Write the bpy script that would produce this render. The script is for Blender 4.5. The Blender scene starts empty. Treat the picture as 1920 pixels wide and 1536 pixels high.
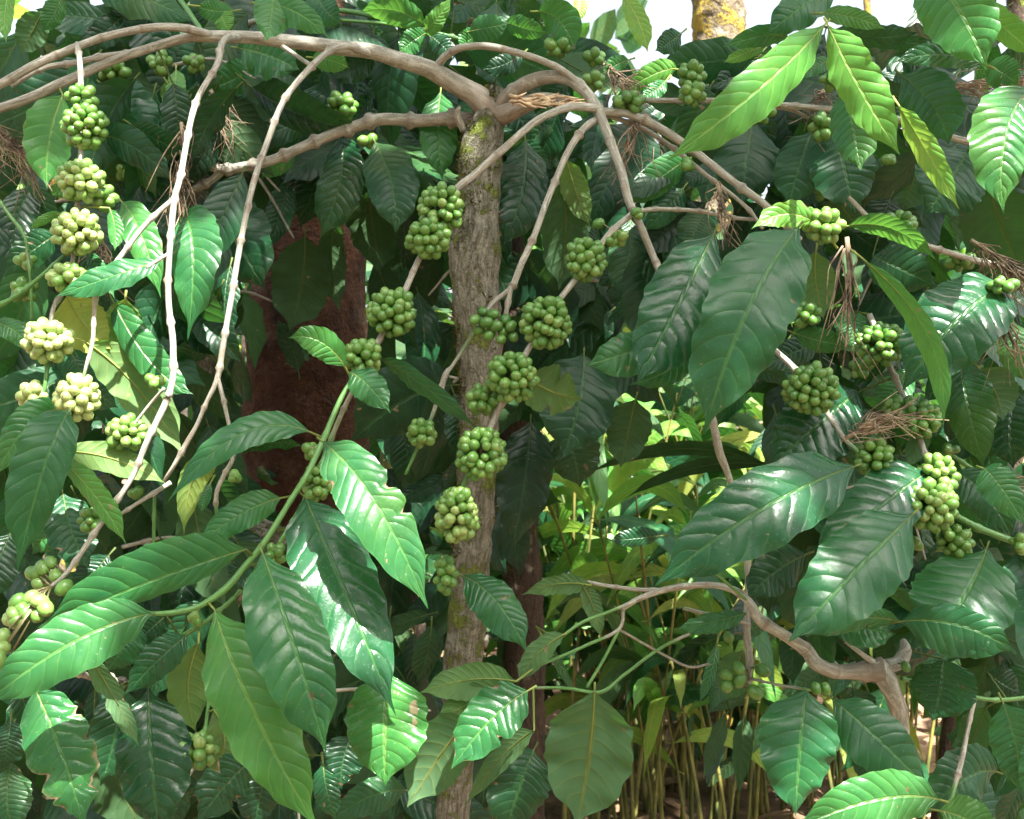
import bpy, math, random
import numpy as np
from mathutils import Vector, noise
C = bpy.context.scene.collection
PI = math.pi
F = 1925.0            # focal length in photo pixels (1920 wide)
CAM = np.array([0.0, 0.0, 1.3])
def P(x, y, d):
    return np.array([(x-960)/F*d, d, 1.3+(768-y)/F*d])
def nrm(a):
    return a/np.maximum(np.linalg.norm(a, axis=-1, keepdims=True), 1e-9)

# ------------------------------------------------------------------ materials
class NT:
    def __init__(s, name):
        s.m = bpy.data.materials.new(name); s.m.use_nodes = True
        s.t = s.m.node_tree; s.t.nodes.clear()
        s.out = s.n('ShaderNodeOutputMaterial')
    def n(s, ty, **kw):
        o = s.t.nodes.new(ty)
        for k, v in kw.items():
            if k.startswith('i_'):
                o.inputs[k[2:]].default_value = v
            else: setattr(o, k, v)
        return o
    def l(s, a, b): s.t.links.new(a, b)
    def put(s, sock, v):
        if isinstance(v, (int, float, tuple)): sock.default_value = v
        else: s.l(v, sock)
    def math(s, op, a, b=0.0, c=0.0, clamp=False):
        o = s.n('ShaderNodeMath', operation=op); o.use_clamp = clamp
        for k, v in enumerate((a, b, c)): s.put(o.inputs[k], v)
        return o.outputs[0]
    def ss(s, x, a, b, lo=0.0, hi=1.0):
        o = s.n('ShaderNodeMapRange', interpolation_type='SMOOTHSTEP')
        s.l(x, o.inputs[0])
        for k, v in enumerate((a, b, lo, hi)): o.inputs[k+1].default_value = v
        return o.outputs[0]
    def mix(s, f, a, b):
        o = s.n('ShaderNodeMix', data_type='RGBA')
        s.put(o.inputs[0], f); s.put(o.inputs[6], a); s.put(o.inputs[7], b)
        return o.outputs[2]
    def attr(s, name):
        a = s.n('ShaderNodeAttribute', attribute_name=name)
        x = s.n('ShaderNodeSeparateXYZ'); s.l(a.outputs['Vector'], x.inputs[0])
        return a.outputs['Vector'], x.outputs[0], x.outputs[1], x.outputs[2]
    def noise(s, vec, scale, detail=3, rough=.55, dist=0.0):
        o = s.n('ShaderNodeTexNoise'); o.inputs['Scale'].default_value = scale
        o.inputs['Detail'].default_value = detail; o.inputs['Roughness'].default_value = rough
        o.inputs['Distortion'].default_value = dist
        if vec is not None: s.l(vec, o.inputs['Vector'])
        return o.outputs['Fac']
    def ramp(s, f, stops):
        o = s.n('ShaderNodeValToRGB'); e = o.color_ramp.elements
        while len(e) < len(stops): e.new(0.5)
        for k, (p, c) in enumerate(stops): e[k].position = p; e[k].color = (*c, 1)
        s.l(f, o.inputs[0]); return o.outputs[0]
    def pos(s): return s.n('ShaderNodeTexCoord').outputs['Object']
    def bump(s, h, strength, dist):
        o = s.n('ShaderNodeBump'); o.inputs['Strength'].default_value = strength
        o.inputs['Distance'].default_value = dist; s.l(h, o.inputs['Height']); return o.outputs[0]

def leaf_material():
    t = NT('leaf'); pos = t.pos()
    _, u, v, rnd = t.attr('lf'); _, tone, dead, gloss = t.attr('lc')
    a = t.math('ABSOLUTE', u)
    off = t.math('MULTIPLY', t.math('POWER', a, 1.35), .145)
    nz = t.noise(pos, 17, 3)
    nve = t.math('ADD', 9.0, t.math('MULTIPLY', rnd, 4.0))
    c = t.math('ADD', t.math('MULTIPLY', t.math('SUBTRACT', v, off), nve), t.math('MULTIPLY', nz, .8))
    c = t.math('ADD', c, t.math('MULTIPLY', t.ss(u, -.02, .02), .45))
    saw = t.math('ABSOLUTE', t.math('SUBTRACT', t.math('MULTIPLY', t.math('FRACT', c), 2.0), 1.0))
    vein = t.math('MULTIPLY', t.ss(saw, .86, .985), t.ss(a, .97, .75))
    rib = t.ss(a, .075, .028)
    edge = t.ss(a, .955, .99)
    n1 = t.noise(pos, 30, 5, .62); n2 = t.noise(pos, 300, 3, .6)
    tn = t.math('ADD', tone, t.math('MULTIPLY', t.math('SUBTRACT', n1, .5), .30), clamp=True)
    tn = t.math('ADD', tn, t.math('MULTIPLY', t.math('SUBTRACT', rnd, .5), .12), clamp=True)
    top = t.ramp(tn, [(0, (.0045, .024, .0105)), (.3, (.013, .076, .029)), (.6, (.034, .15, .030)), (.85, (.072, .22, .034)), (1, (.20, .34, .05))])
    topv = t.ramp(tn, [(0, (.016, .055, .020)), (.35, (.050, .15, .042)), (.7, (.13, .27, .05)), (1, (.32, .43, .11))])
    top = t.mix(t.math('MULTIPLY', vein, .5), top, topv)
    top = t.mix(t.math('MAXIMUM', t.math('MULTIPLY', rib, .9), t.math('MULTIPLY', edge, .35)), top, topv)
    top = t.mix(t.math('MULTIPLY', t.ss(n2, .64, .74), .5), top, (.20, .27, .19, 1))
    top = t.mix(t.math('MULTIPLY', t.ss(t.noise(pos, 13, 5, .7), .55, .72), .35), top, topv)
    top = t.mix(t.math('MULTIPLY', t.ss(rnd, .82, .95), t.math('MULTIPLY', t.ss(t.noise(pos, 11, 3), .4, .62), .25)), top, (.10, .16, .02, 1))
    und = t.ramp(tn, [(0, (.022, .052, .018)), (.4, (.058, .122, .058)), (.8, (.12, .205, .058)), (1, (.28, .33, .07))])
    undv = t.ramp(tn, [(0, (.038, .065, .022)), (.5, (.13, .165, .05)), (1, (.32, .36, .10))])
    und = t.mix(t.math('MAXIMUM', t.math('MULTIPLY', vein, .65), rib), und, undv)
    geo = t.n('ShaderNodeNewGeometry'); bf = geo.outputs['Backfacing']
    col = t.mix(bf, top, und)
    dcol = t.mix(t.ss(n1, .4, .6), (.10, .055, .03, 1), (.30, .21, .13, 1))
    sp = t.math('MAXIMUM', t.ss(t.noise(pos, 55, 2), .715, .74), t.math('MULTIPLY', t.ss(t.noise(pos, 160, 2), .73, .75), .8))
    dd = t.math('MAXIMUM', t.ss(t.math('ADD', dead, t.math('MULTIPLY', t.math('SUBTRACT', n1, .5), .7)), .4, .6), t.math('MULTIPLY', sp, .7))
    col = t.mix(dd, col, dcol)
    h = t.math('ADD', t.math('MULTIPLY', t.math('SUBTRACT', 1.0, t.math('POWER', saw, 2.5)), 1.0), t.math('MULTIPLY', n1, .5))
    h = t.math('ADD', h, t.math('MULTIPLY', n2, .22))
    h = t.math('SUBTRACT', h, t.math('MULTIPLY', rib, .8))
    h = t.math('MULTIPLY', h, t.math('ADD', .55, t.math('MULTIPLY', gloss, .65)))
    bp = t.bump(h, .48, .0020)
    b = t.n('ShaderNodeBsdfPrincipled'); t.l(col, b.inputs['Base Color']); t.l(bp, b.inputs['Normal'])
    r = t.math('SUBTRACT', .43, t.math('MULTIPLY', gloss, .24))
    r = t.math('ADD', r, t.math('MULTIPLY', t.math('SUBTRACT', n1, .5), .22))
    r = t.math('ADD', r, t.math('MULTIPLY', t.ss(n2, .5, .7), .10))
    r = t.math('MAXIMUM', r, t.math('MULTIPLY', bf, .62))
    t.l(t.math('MAXIMUM', r, t.math('MULTIPLY', dd, .7)), b.inputs['Roughness'])
    t.l(t.math('SUBTRACT', .33, t.math('MULTIPLY', bf, .2)), b.inputs['Specular IOR Level'])
    tr = t.n('ShaderNodeBsdfTranslucent')
    tc = t.ramp(tn, [(0, (.05, .15, .02)), (.4, (.085, .30, .04)), (.85, (.25, .53, .06)), (1, (.5, .6, .10))])
    t.l(t.mix(dd, tc, (.12, .07, .03, 1)), tr.inputs['Color']); t.l(bp, tr.inputs['Normal'])
    mx = t.n('ShaderNodeMixShader'); mx.inputs[0].default_value = .26
    t.l(b.outputs[0], mx.inputs[1]); t.l(tr.outputs[0], mx.inputs[2]); t.l(mx.outputs[0], t.out.inputs[0])
    return t.m

def twig_material():
    t = NT('twig_bark'); pos = t.pos()
    lf, ang, along, rnd = t.attr('lf'); _, tone, node, _g = t.attr('lc')
    cx = t.n('ShaderNodeCombineXYZ')
    t.l(t.math('MULTIPLY', t.math('COSINE', ang), .008), cx.inputs[0]); t.l(t.math('MULTIPLY', t.math('SINE', ang), .008), cx.inputs[1])
    t.l(t.math('MULTIPLY', along, .16), cx.inputs[2])
    st = t.noise(cx.outputs[0], 260, 3, .6); n1 = t.noise(pos, 28, 4); n2 = t.noise(pos, 380, 3)
    bark = t.ramp(st, [(.25, (.115, .108, .084)), (.5, (.255, .242, .195)), (.75, (.45, .435, .37))])
    bark = t.mix(t.math('MULTIPLY', t.ss(n1, .54, .74), .7), bark, (.19, .145, .095, 1))
    bark = t.mix(t.math('MULTIPLY', t.ss(n2, .62, .7), .5), bark, (.50, .46, .40, 1))
    crk = t.noise(pos, 520, 2, .7); bark = t.mix(t.math('MULTIPLY', t.ss(crk, .60, .68), .7), bark, (.07, .052, .036, 1))
    bark = t.mix(t.math('MULTIPLY', t.ss(t.noise(pos, 60, 4, .7), .58, .66), .6), bark, (.40, .41, .34, 1))
    bark = t.mix(t.math('MULTIPLY', node, .75), bark, (.13, .085, .055, 1))
    grn = t.ramp(st, [(.3, (.045, .13, .03)), (.7, (.10, .24, .05))])
    col = t.mix(t.ss(t.math('ADD', tone, t.math('MULTIPLY', t.math('SUBTRACT', n1, .5), .4)), .3, .7), bark, grn)
    b = t.n('ShaderNodeBsdfPrincipled'); t.l(col, b.inputs['Base Color'])
    t.l(t.math('SUBTRACT', .75, t.math('MULTIPLY', tone, .3)), b.inputs['Roughness'])
    t.l(t.bump(t.math('ADD', st, t.math('MULTIPLY', n2, .4)), .5, .0009), b.inputs['Normal']); t.l(b.outputs[0], t.out.inputs[0])
    return t.m

def trunk_material(name, stops, moss, mosscol=(.085, .105, .018, 1), scale=1.0, bumpd=.006, lichen=.5, cr=.28):
    t = NT(name); pos = t.pos()
    lf, ang, along, rnd = t.attr('lf')
    cx = t.n('ShaderNodeCombineXYZ')
    t.l(t.math('MULTIPLY', t.math('COSINE', ang), .03), cx.inputs[0]); t.l(t.math('MULTIPLY', t.math('SINE', ang), .03), cx.inputs[1])
    t.l(t.math('MULTIPLY', along, .22), cx.inputs[2])
    st = t.noise(cx.outputs[0], 130*scale, 6, .68, .4); n1 = t.noise(pos, 16*scale, 5, .6); n2 = t.noise(pos, 170*scale, 4, .65)
    col = t.ramp(t.math('ADD', t.math('MULTIPLY', st, .7), t.math('MULTIPLY', n2, .3)), stops)
    vo = t.n('ShaderNodeTexVoronoi', feature='DISTANCE_TO_EDGE'); vo.inputs['Scale'].default_value = 95*scale; t.l(cx.outputs[0], vo.inputs['Vector'])
    crack = t.math('MULTIPLY', t.ss(t.math('ADD', vo.outputs['Distance'], t.math('MULTIPLY', n2, .10)), .12, .05), cr)
    col = t.mix(crack, col, tuple(x*.55 for x in stops[0][1])+(1,))
    col = t.mix(t.math('MULTIPLY', t.ss(t.noise(pos, 30*scale, 3), .56, .66), lichen), col, (.36, .34, .27, 1))
    mm = t.ss(t.math('ADD', n1, t.math('MULTIPLY', t.math('SUBTRACT', n2, .5), .35)), .62-moss*.2, .70-moss*.2)
    mc = t.mix(n2, mosscol, tuple(x*2.2 for x in mosscol[:3])+(1,))
    col = t.mix(mm, col, mc)
    b = t.n('ShaderNodeBsdfPrincipled'); t.l(col, b.inputs['Base Color']); b.inputs['Roughness'].default_value = .88
    b.inputs['Specular IOR Level'].default_value = .25
    h = t.math('SUBTRACT', t.math('ADD', st, t.math('MULTIPLY', n2, .5)), t.math('MULTIPLY', crack, .6)); h = t.math('ADD', h, t.math('MULTIPLY', mm, .5))
    t.l(t.bump(h, 1.0, bumpd), b.inputs['Normal']); t.l(b.outputs[0], t.out.inputs[0])
    return t.m

def berry_material():
    t = NT('berry'); pos = t.pos()
    _, nav, rnd, _z = t.attr('lf'); _, tone, _b, _g = t.attr('lc')
    n1 = t.noise(pos, 120, 3); n2 = t.noise(pos, 700, 2)
    tn = t.math('ADD', tone, t.math('MULTIPLY', t.math('SUBTRACT', n1, .5), .22), clamp=True)
    tn = t.math('ADD', tn, t.math('MULTIPLY', t.math('SUBTRACT', rnd, .5), .3), clamp=True)
    col = t.ramp(tn, [(0, (.036, .125, .018)), (.45, (.095, .205, .036)), (1, (.33, .40, .14))])
    col = t.mix(t.math('MULTIPLY', t.ss(n2, .64, .72), .18), col, (.26, .34, .14, 1))
    col = t.mix(t.math('MULTIPLY', t.ss(nav, .93, .985), .8), col, (.12, .075, .035, 1))
    b = t.n('ShaderNodeBsdfPrincipled'); t.l(col, b.inputs['Base Color']); b.inputs['Roughness'].default_value = .33
    b.inputs['Subsurface Weight'].default_value = .12; b.inputs['Subsurface Radius'].default_value = (.004, .006, .002); b.inputs['Subsurface Scale'].default_value = 1.0
    t.l(t.bump(n1, .25, .001), b.inputs['Normal']); t.l(b.outputs[0], t.out.inputs[0])
    return t.m

def simple_material(name, c1, c2, rough=.8, scale=60, trans=0.0):
    t = NT(name); pos = t.pos(); n1 = t.noise(pos, scale, 4, .6)
    col = t.mix(t.ss(n1, .35, .65), (*c1, 1), (*c2, 1))
    b = t.n('ShaderNodeBsdfPrincipled'); t.l(col, b.inputs['Base Color']); b.inputs['Roughness'].default_value = rough
    t.l(t.bump(n1, .6, .003), b.inputs['Normal'])
    if trans:
        tr = t.n('ShaderNodeBsdfTranslucent'); t.l(col, tr.inputs[0]); mx = t.n('ShaderNodeMixShader'); mx.inputs[0].default_value = trans
        t.l(b.outputs[0], mx.inputs[1]); t.l(tr.outputs[0], mx.inputs[2]); t.l(mx.outputs[0], t.out.inputs[0])
    else: t.l(b.outputs[0], t.out.inputs[0])
    return t.m

def ground_material():
    t = NT('leaf_litter_soil'); pos = t.pos()
    n1 = t.noise(pos, 1.2, 5); n2 = t.noise(pos, 22, 6, .7); vo = t.n('ShaderNodeTexVoronoi'); vo.inputs['Scale'].default_value = 14
    t.l(pos, vo.inputs['Vector'])
    col = t.ramp(n2, [(.3, (.045, .026, .015)), (.55, (.13, .075, .045)), (.75, (.30, .19, .12))])
    x = t.n('ShaderNodeSeparateXYZ'); t.l(vo.outputs['Color'], x.inputs[0])
    col = t.mix(t.math('MULTIPLY', x.outputs[0], .5), col, (.28, .17, .10, 1))
    col = t.mix(t.math('MULTIPLY', t.ss(n1, .5, .7), .5), col, (.06, .09, .02, 1))
    b = t.n('ShaderNodeBsdfPrincipled'); t.l(col, b.inputs['Base Color']); b.inputs['Roughness'].default_value = .95
    t.l(t.bump(n2, .9, .02), b.inputs['Normal']); t.l(b.outputs[0], t.out.inputs[0])
    return t.m

M_LEAF = leaf_material(); M_TWIG = twig_material(); M_BERRY = berry_material()
M_TRUNK = trunk_material('mossy_coffee_bark', [(.32, (.050, .043, .031)), (.45, (.15, .14, .102)), (.6, (.285, .272, .208)), (.75, (.43, .42, .34))], .5, scale=1.25, bumpd=.010)
M_RED = trunk_material('red_brown_bark', [(.3, (.016, .0065, .0035)), (.5, (.060, .025, .012)), (.7, (.12, .055, .028))], -.6, scale=.4, bumpd=.035, cr=0., lichen=.05)
M_YMOSS = trunk_material('yellow_mossy_bark', [(.3, (.06, .045, .03)), (.6, (.19, .15, .10)), (.8, (.36, .31, .22))], .75, (.20, .145, .026, 1), .5, .02)
M_DARKBARK = trunk_material('dark_bark', [(.3, (.025, .018, .012)), (.6, (.07, .05, .035)), (.8, (.13, .10, .07))], .1, scale=.5, bumpd=.015)
M_MOSS = simple_material('moss', (.035, .042, .010), (.12, .11, .028), .95, 90, .15)
M_DRY = simple_material('dry_needles', (.085, .055, .035), (.34, .26, .17), .8, 35, .1)
M_WOOD = simple_material('torn_pale_wood', (.30, .20, .11), (.55, .41, .26), .7, 70)
M_GROUND = ground_material()
M_LITTER = simple_material('fallen_leaves', (.16, .085, .045), (.45, .29, .17), .8, 9, .1)
M_CANE = simple_material('cane_stalk', (.05, .07, .014), (.20, .185, .04), .6, 9, 0)

# ------------------------------------------------------------------ mesh buffer
class Buf:
    def __init__(s): s.v = []; s.f = []; s.lf = []; s.lc = []; s.n = 0
    def add(s, v, f, lf=None, lc=None):
        v = np.asarray(v, float); k = len(v)
        s.v.append(v); s.f.extend([tuple(i+s.n for i in q) for q in f]); s.n += k
        s.lf.append(np.zeros((k, 3)) if lf is None else np.broadcast_to(np.asarray(lf, float), (k, 3)))
        s.lc.append(np.zeros((k, 3)) if lc is None else np.broadcast_to(np.asarray(lc, float), (k, 3)))
    def build(s, name, mat, parent=None, smooth=True):
        v = np.concatenate(s.v); loc = np.zeros(3) if parent is None else root_loc(parent)
        me = bpy.data.meshes.new(name); me.from_pydata((v-loc).tolist(), [], s.f)
        for nm, arr in (('lf', s.lf), ('lc', s.lc)):
            at = me.attributes.new(nm, 'FLOAT_VECTOR', 'POINT'); at.data.foreach_set('vector', np.concatenate(arr).astype(np.float32).ravel())
        me.materials.append(mat)
        if smooth: me.polygons.foreach_set('use_smooth', [True]*len(me.polygons))
        o = bpy.data.objects.new(name, me); C.objects.link(o)
        if parent is not None: o.parent = parent
        return o
def root_loc(o):
    l = np.zeros(3)
    while o is not None: l += np.array(o.location); o = o.parent
    return l
def thing(name, label, cat, loc, group=None):
    o = bpy.data.objects.new(name, None); C.objects.link(o); o.location = Vector(loc); o.empty_display_size = .05
    o['label'] = label; o['category'] = cat
    if group: o['group'] = group
    return o
def tag(o, label, cat, group=None, kind=None):
    if label: o['label'] = label; o['category'] = cat
    if group: o['group'] = group
    if kind: o['kind'] = kind
    return o

# ------------------------------------------------------------------ leaf
def width_profile(v, bw=.70, tp=.80):
    w = np.power(np.clip(v, 0, 1), bw)*np.power(np.clip(1-v, 0, 1), tp)
    vm = bw/(bw+tp); w /= vm**bw*(1-vm)**tp
    s = np.clip((v-.80)/.17, 0, 1); s = s*s*(3-2*s); w *= 1-.72*s
    w = np.where(v > .93, np.maximum(w, (1-v)*.45), w)
    b = np.clip(v/.16, 0, 1); w *= .35+.65*b*b*(3-2*b)
    return w
def leaf_geo(buf, B, Mi, T, wl, wr, roll=0., fold=.12, face=1, nu=6, nv=44, tone=.3, gloss=.5, dead=0., torn=0, seed=0, wave=.5, pk=1.0, pet=None, bw=.70, tp=.80):
    R = random.Random(seed)
    v = np.linspace(0, 1, nv+1)[:, None]
    ctrl = 2*Mi-(B+T)/2
    c = (1-v)**2*B+2*v*(1-v)*ctrl+v*v*T
    tg = nrm(2*(1-v)*(ctrl-B)+2*v*(T-ctrl))
    V = nrm(c-CAM)
    L0 = nrm(np.cross(tg, V)); N0 = nrm(-V+np.sum(V*tg, 1, keepdims=True)*tg)
    tw = R.uniform(-.32, .32)
    ro = roll+tw*(v-.5)*2
    S = np.cos(ro)*L0+np.sin(ro)*N0; N = (np.cos(ro)*N0-np.sin(ro)*L0)*face
    cr = math.cos(roll); sr = math.sin(roll); cf = math.cos(fold); sf = math.sin(fold)
    Wl = wl/max(.3, abs(cf*cr-sf*face*sr)); Wr = wr/max(.3, abs(cf*cr+sf*face*sr))
    W0 = (Wl+Wr)/2
    w = width_profile(v[:, 0], bw, tp)
    p1, p2, p3, p4 = [R.uniform(0, 6.28) for _ in range(4)]; k1 = R.uniform(2.2, 3.6)
    k2 = R.uniform(6.5, 9.5)
    us = np.linspace(-1, 1, 2*nu+1)
    bites = [(R.choice((-1, 1)), R.uniform(.25, .9), R.uniform(.012, .045), R.uniform(.12, .42)) for _ in range(torn)]
    vs = np.zeros((nv+1, 2*nu+1, 3)); lf = np.zeros((nv+1, 2*nu+1, 3)); lc = np.zeros((nv+1, 2*nu+1, 3))
    rnd = R.random(); vv = v[:, 0]; nve = 9+4*rnd; ir = R.uniform(-1, 1)
    for j, u in enumerate(us):
        a = abs(u); sd = -1 if u < 0 else 1
        D = (cf*S if u < 0 else -cf*S)+sf*N
        Wd = Wl if u < 0 else Wr
        ph = p1 if u < 0 else p2
        we = w*(1+.035*np.sin(k2*6.28*vv+ph)*min(1, a*1.2)*wave*1.5+.05*np.sin(k1*6.28*vv+ph*1.7)*wave)
        bd = np.zeros(nv+1)
        for bs, bv, bwid, bdp in bites:
            if bs == sd:
                g = np.exp(-((vv-bv)/bwid)**2); we = we*(1-bdp*g); bd = np.maximum(bd, np.exp(-((vv-bv)/(bwid*1.25))**2)*max(0, a-.62)*2.0)
        if torn: we = we*(1-np.array([noise.noise(Vector((q*38, seed, sd*5))) for q in vv])*.10*(bd > .02)*a)
        x = a*we*Wd
        cc = nve*(vv-.145*a**1.35)+(.45 if u > 0 else 0)+.25*np.sin(vv*7+ir*3)
        sawv = np.abs(np.sin(PI*cc))
        hq = pk*W0*.030*(np.power(sawv, .7)-.5)*min(1, a*2.5)*np.minimum(1, w*1.4)*(1-.35*a)
        hw = wave*W0*.17*a*a*np.sin(k1*6.28*vv+ph)*np.minimum(1, w*1.5)+wave*W0*.05*a**3*np.sin(k2*6.28*vv+p3+sd)
        hd = -W0*.20*a*a*w
        vs[:, j] = c+x[:, None]*D+N*((hq+hw+hd)[:, None])
        lf[:, j] = np.stack([np.full(nv+1, u), vv, np.full(nv+1, rnd)], 1)
        dv = dead*np.clip(a*1.25-.35+.5*(vv-.45), 0, 1)
        lc[:, j] = np.stack([np.full(nv+1, tone), np.maximum(bd, dv), np.full(nv+1, gloss)], 1)
    nr = 2*nu+1; fs = []
    holes = []
    for i in range(nv):
        for j in range(nr-1):
            um = (us[j]+us[j+1])/2; vm = (vv[i]+vv[i+1])/2
            if any((um-h[0])**2+((vm-h[1])*2.6)**2 < h[2]**2*(2+R.random()) for h in holes): continue
            q = (i*nr+j, i*nr+j+1, (i+1)*nr+j+1, (i+1)*nr+j)
            fs.append(q if face > 0 else q[::-1])
    buf.add(vs.reshape(-1, 3), fs, lf.reshape(-1, 3), lc.reshape(-1, 3))
    # petiole with the midrib running on as a thin ridge
    pts = [c[0]+N[0]*.0]
    start = pet if pet is not None else c[0]-tg[0]*.012
    n = min(nv, int(nv*.6)); path = [start]+[c[i]-N[i]*.0006 for i in range(0, n, max(1, n//6))]
    rad = [.0016]+[.0012*(1-.85*k/len(path)) for k in range(len(path)-1)]
    tube_geo(buf, np.array(path), np.array(rad), 5, leafy=(tone+.22, gloss*.5))

def tube_geo(buf, p, r, ns=8, leafy=None, tone=0., nodes=None, jit=0., cap=True, seed=0):
    p = np.asarray(p, float); n = len(p)
    tg = np.gradient(p, axis=0); tg = nrm(tg)
    up = np.array([0.31, .17, .93]); 
    a = nrm(np.cross(tg, up)); b = nrm(np.cross(a, tg))
    al = np.concatenate([[0], np.cumsum(np.linalg.norm(np.diff(p, axis=0), axis=1))])
    th = np.linspace(0, 2*PI, ns, endpoint=False)
    vs = []; lf = []; lc = []
    tn = np.broadcast_to(np.asarray(tone, float), (n,)); nd = np.zeros(n) if nodes is None else nodes
    for i in range(n):
        for k, t in enumerate(th):
            q = p[i]+r[i]*(math.cos(t)*a[i]+math.sin(t)*b[i])
            if jit:
                q = q+(q-p[i])*jit*noise.noise(Vector(q*38))*1.2+(q-p[i])*jit*.7*noise.noise(Vector(q*110))
            vs.append(q)
            if leafy: lf.append((0., .5, .5)); lc.append((leafy[0], 0, leafy[1]))
            else: lf.append((t, al[i], 0)); lc.append((tn[i], nd[i], 0))
    fs = [(i*ns+k, i*ns+(k+1) % ns, (i+1)*ns+(k+1) % ns, (i+1)*ns+k) for i in range(n-1) for k in range(ns)]
    if cap: fs += [tuple(range(ns))[::-1], tuple((n-1)*ns+k for k in range(ns))]
    buf.add(vs, fs, lf, lc)

def spline(pts, step):
    """Catmull-Rom through rows of any width, resampled about every `step` metres of the first three columns"""
    a = np.asarray(pts, float)
    a = np.vstack([2*a[0]-a[1], a, 2*a[-1]-a[-2]]); out = []
    for i in range(1, len(a)-2):
        d = np.linalg.norm(a[i+1, :3]-a[i, :3]); m = max(2, int(d/step))
        for k in range(m):
            t = k/m
            out.append(.5*((2*a[i])+(-a[i-1]+a[i+1])*t+(2*a[i-1]-5*a[i]+4*a[i+1]-a[i+2])*t*t+(-a[i-1]+3*a[i]-3*a[i+1]+a[i+2])*t**3))
    out.append(a[-2]); return np.array(out)
def path_px(pts):
    """(x, y, depth, radius px[, green]) -> rows of x y z r green"""
    return [np.append(P(q[0], q[1], q[2]), [q[3]*q[2]/F, q[4] if len(q) > 4 else 0.]) for q in pts]

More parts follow.
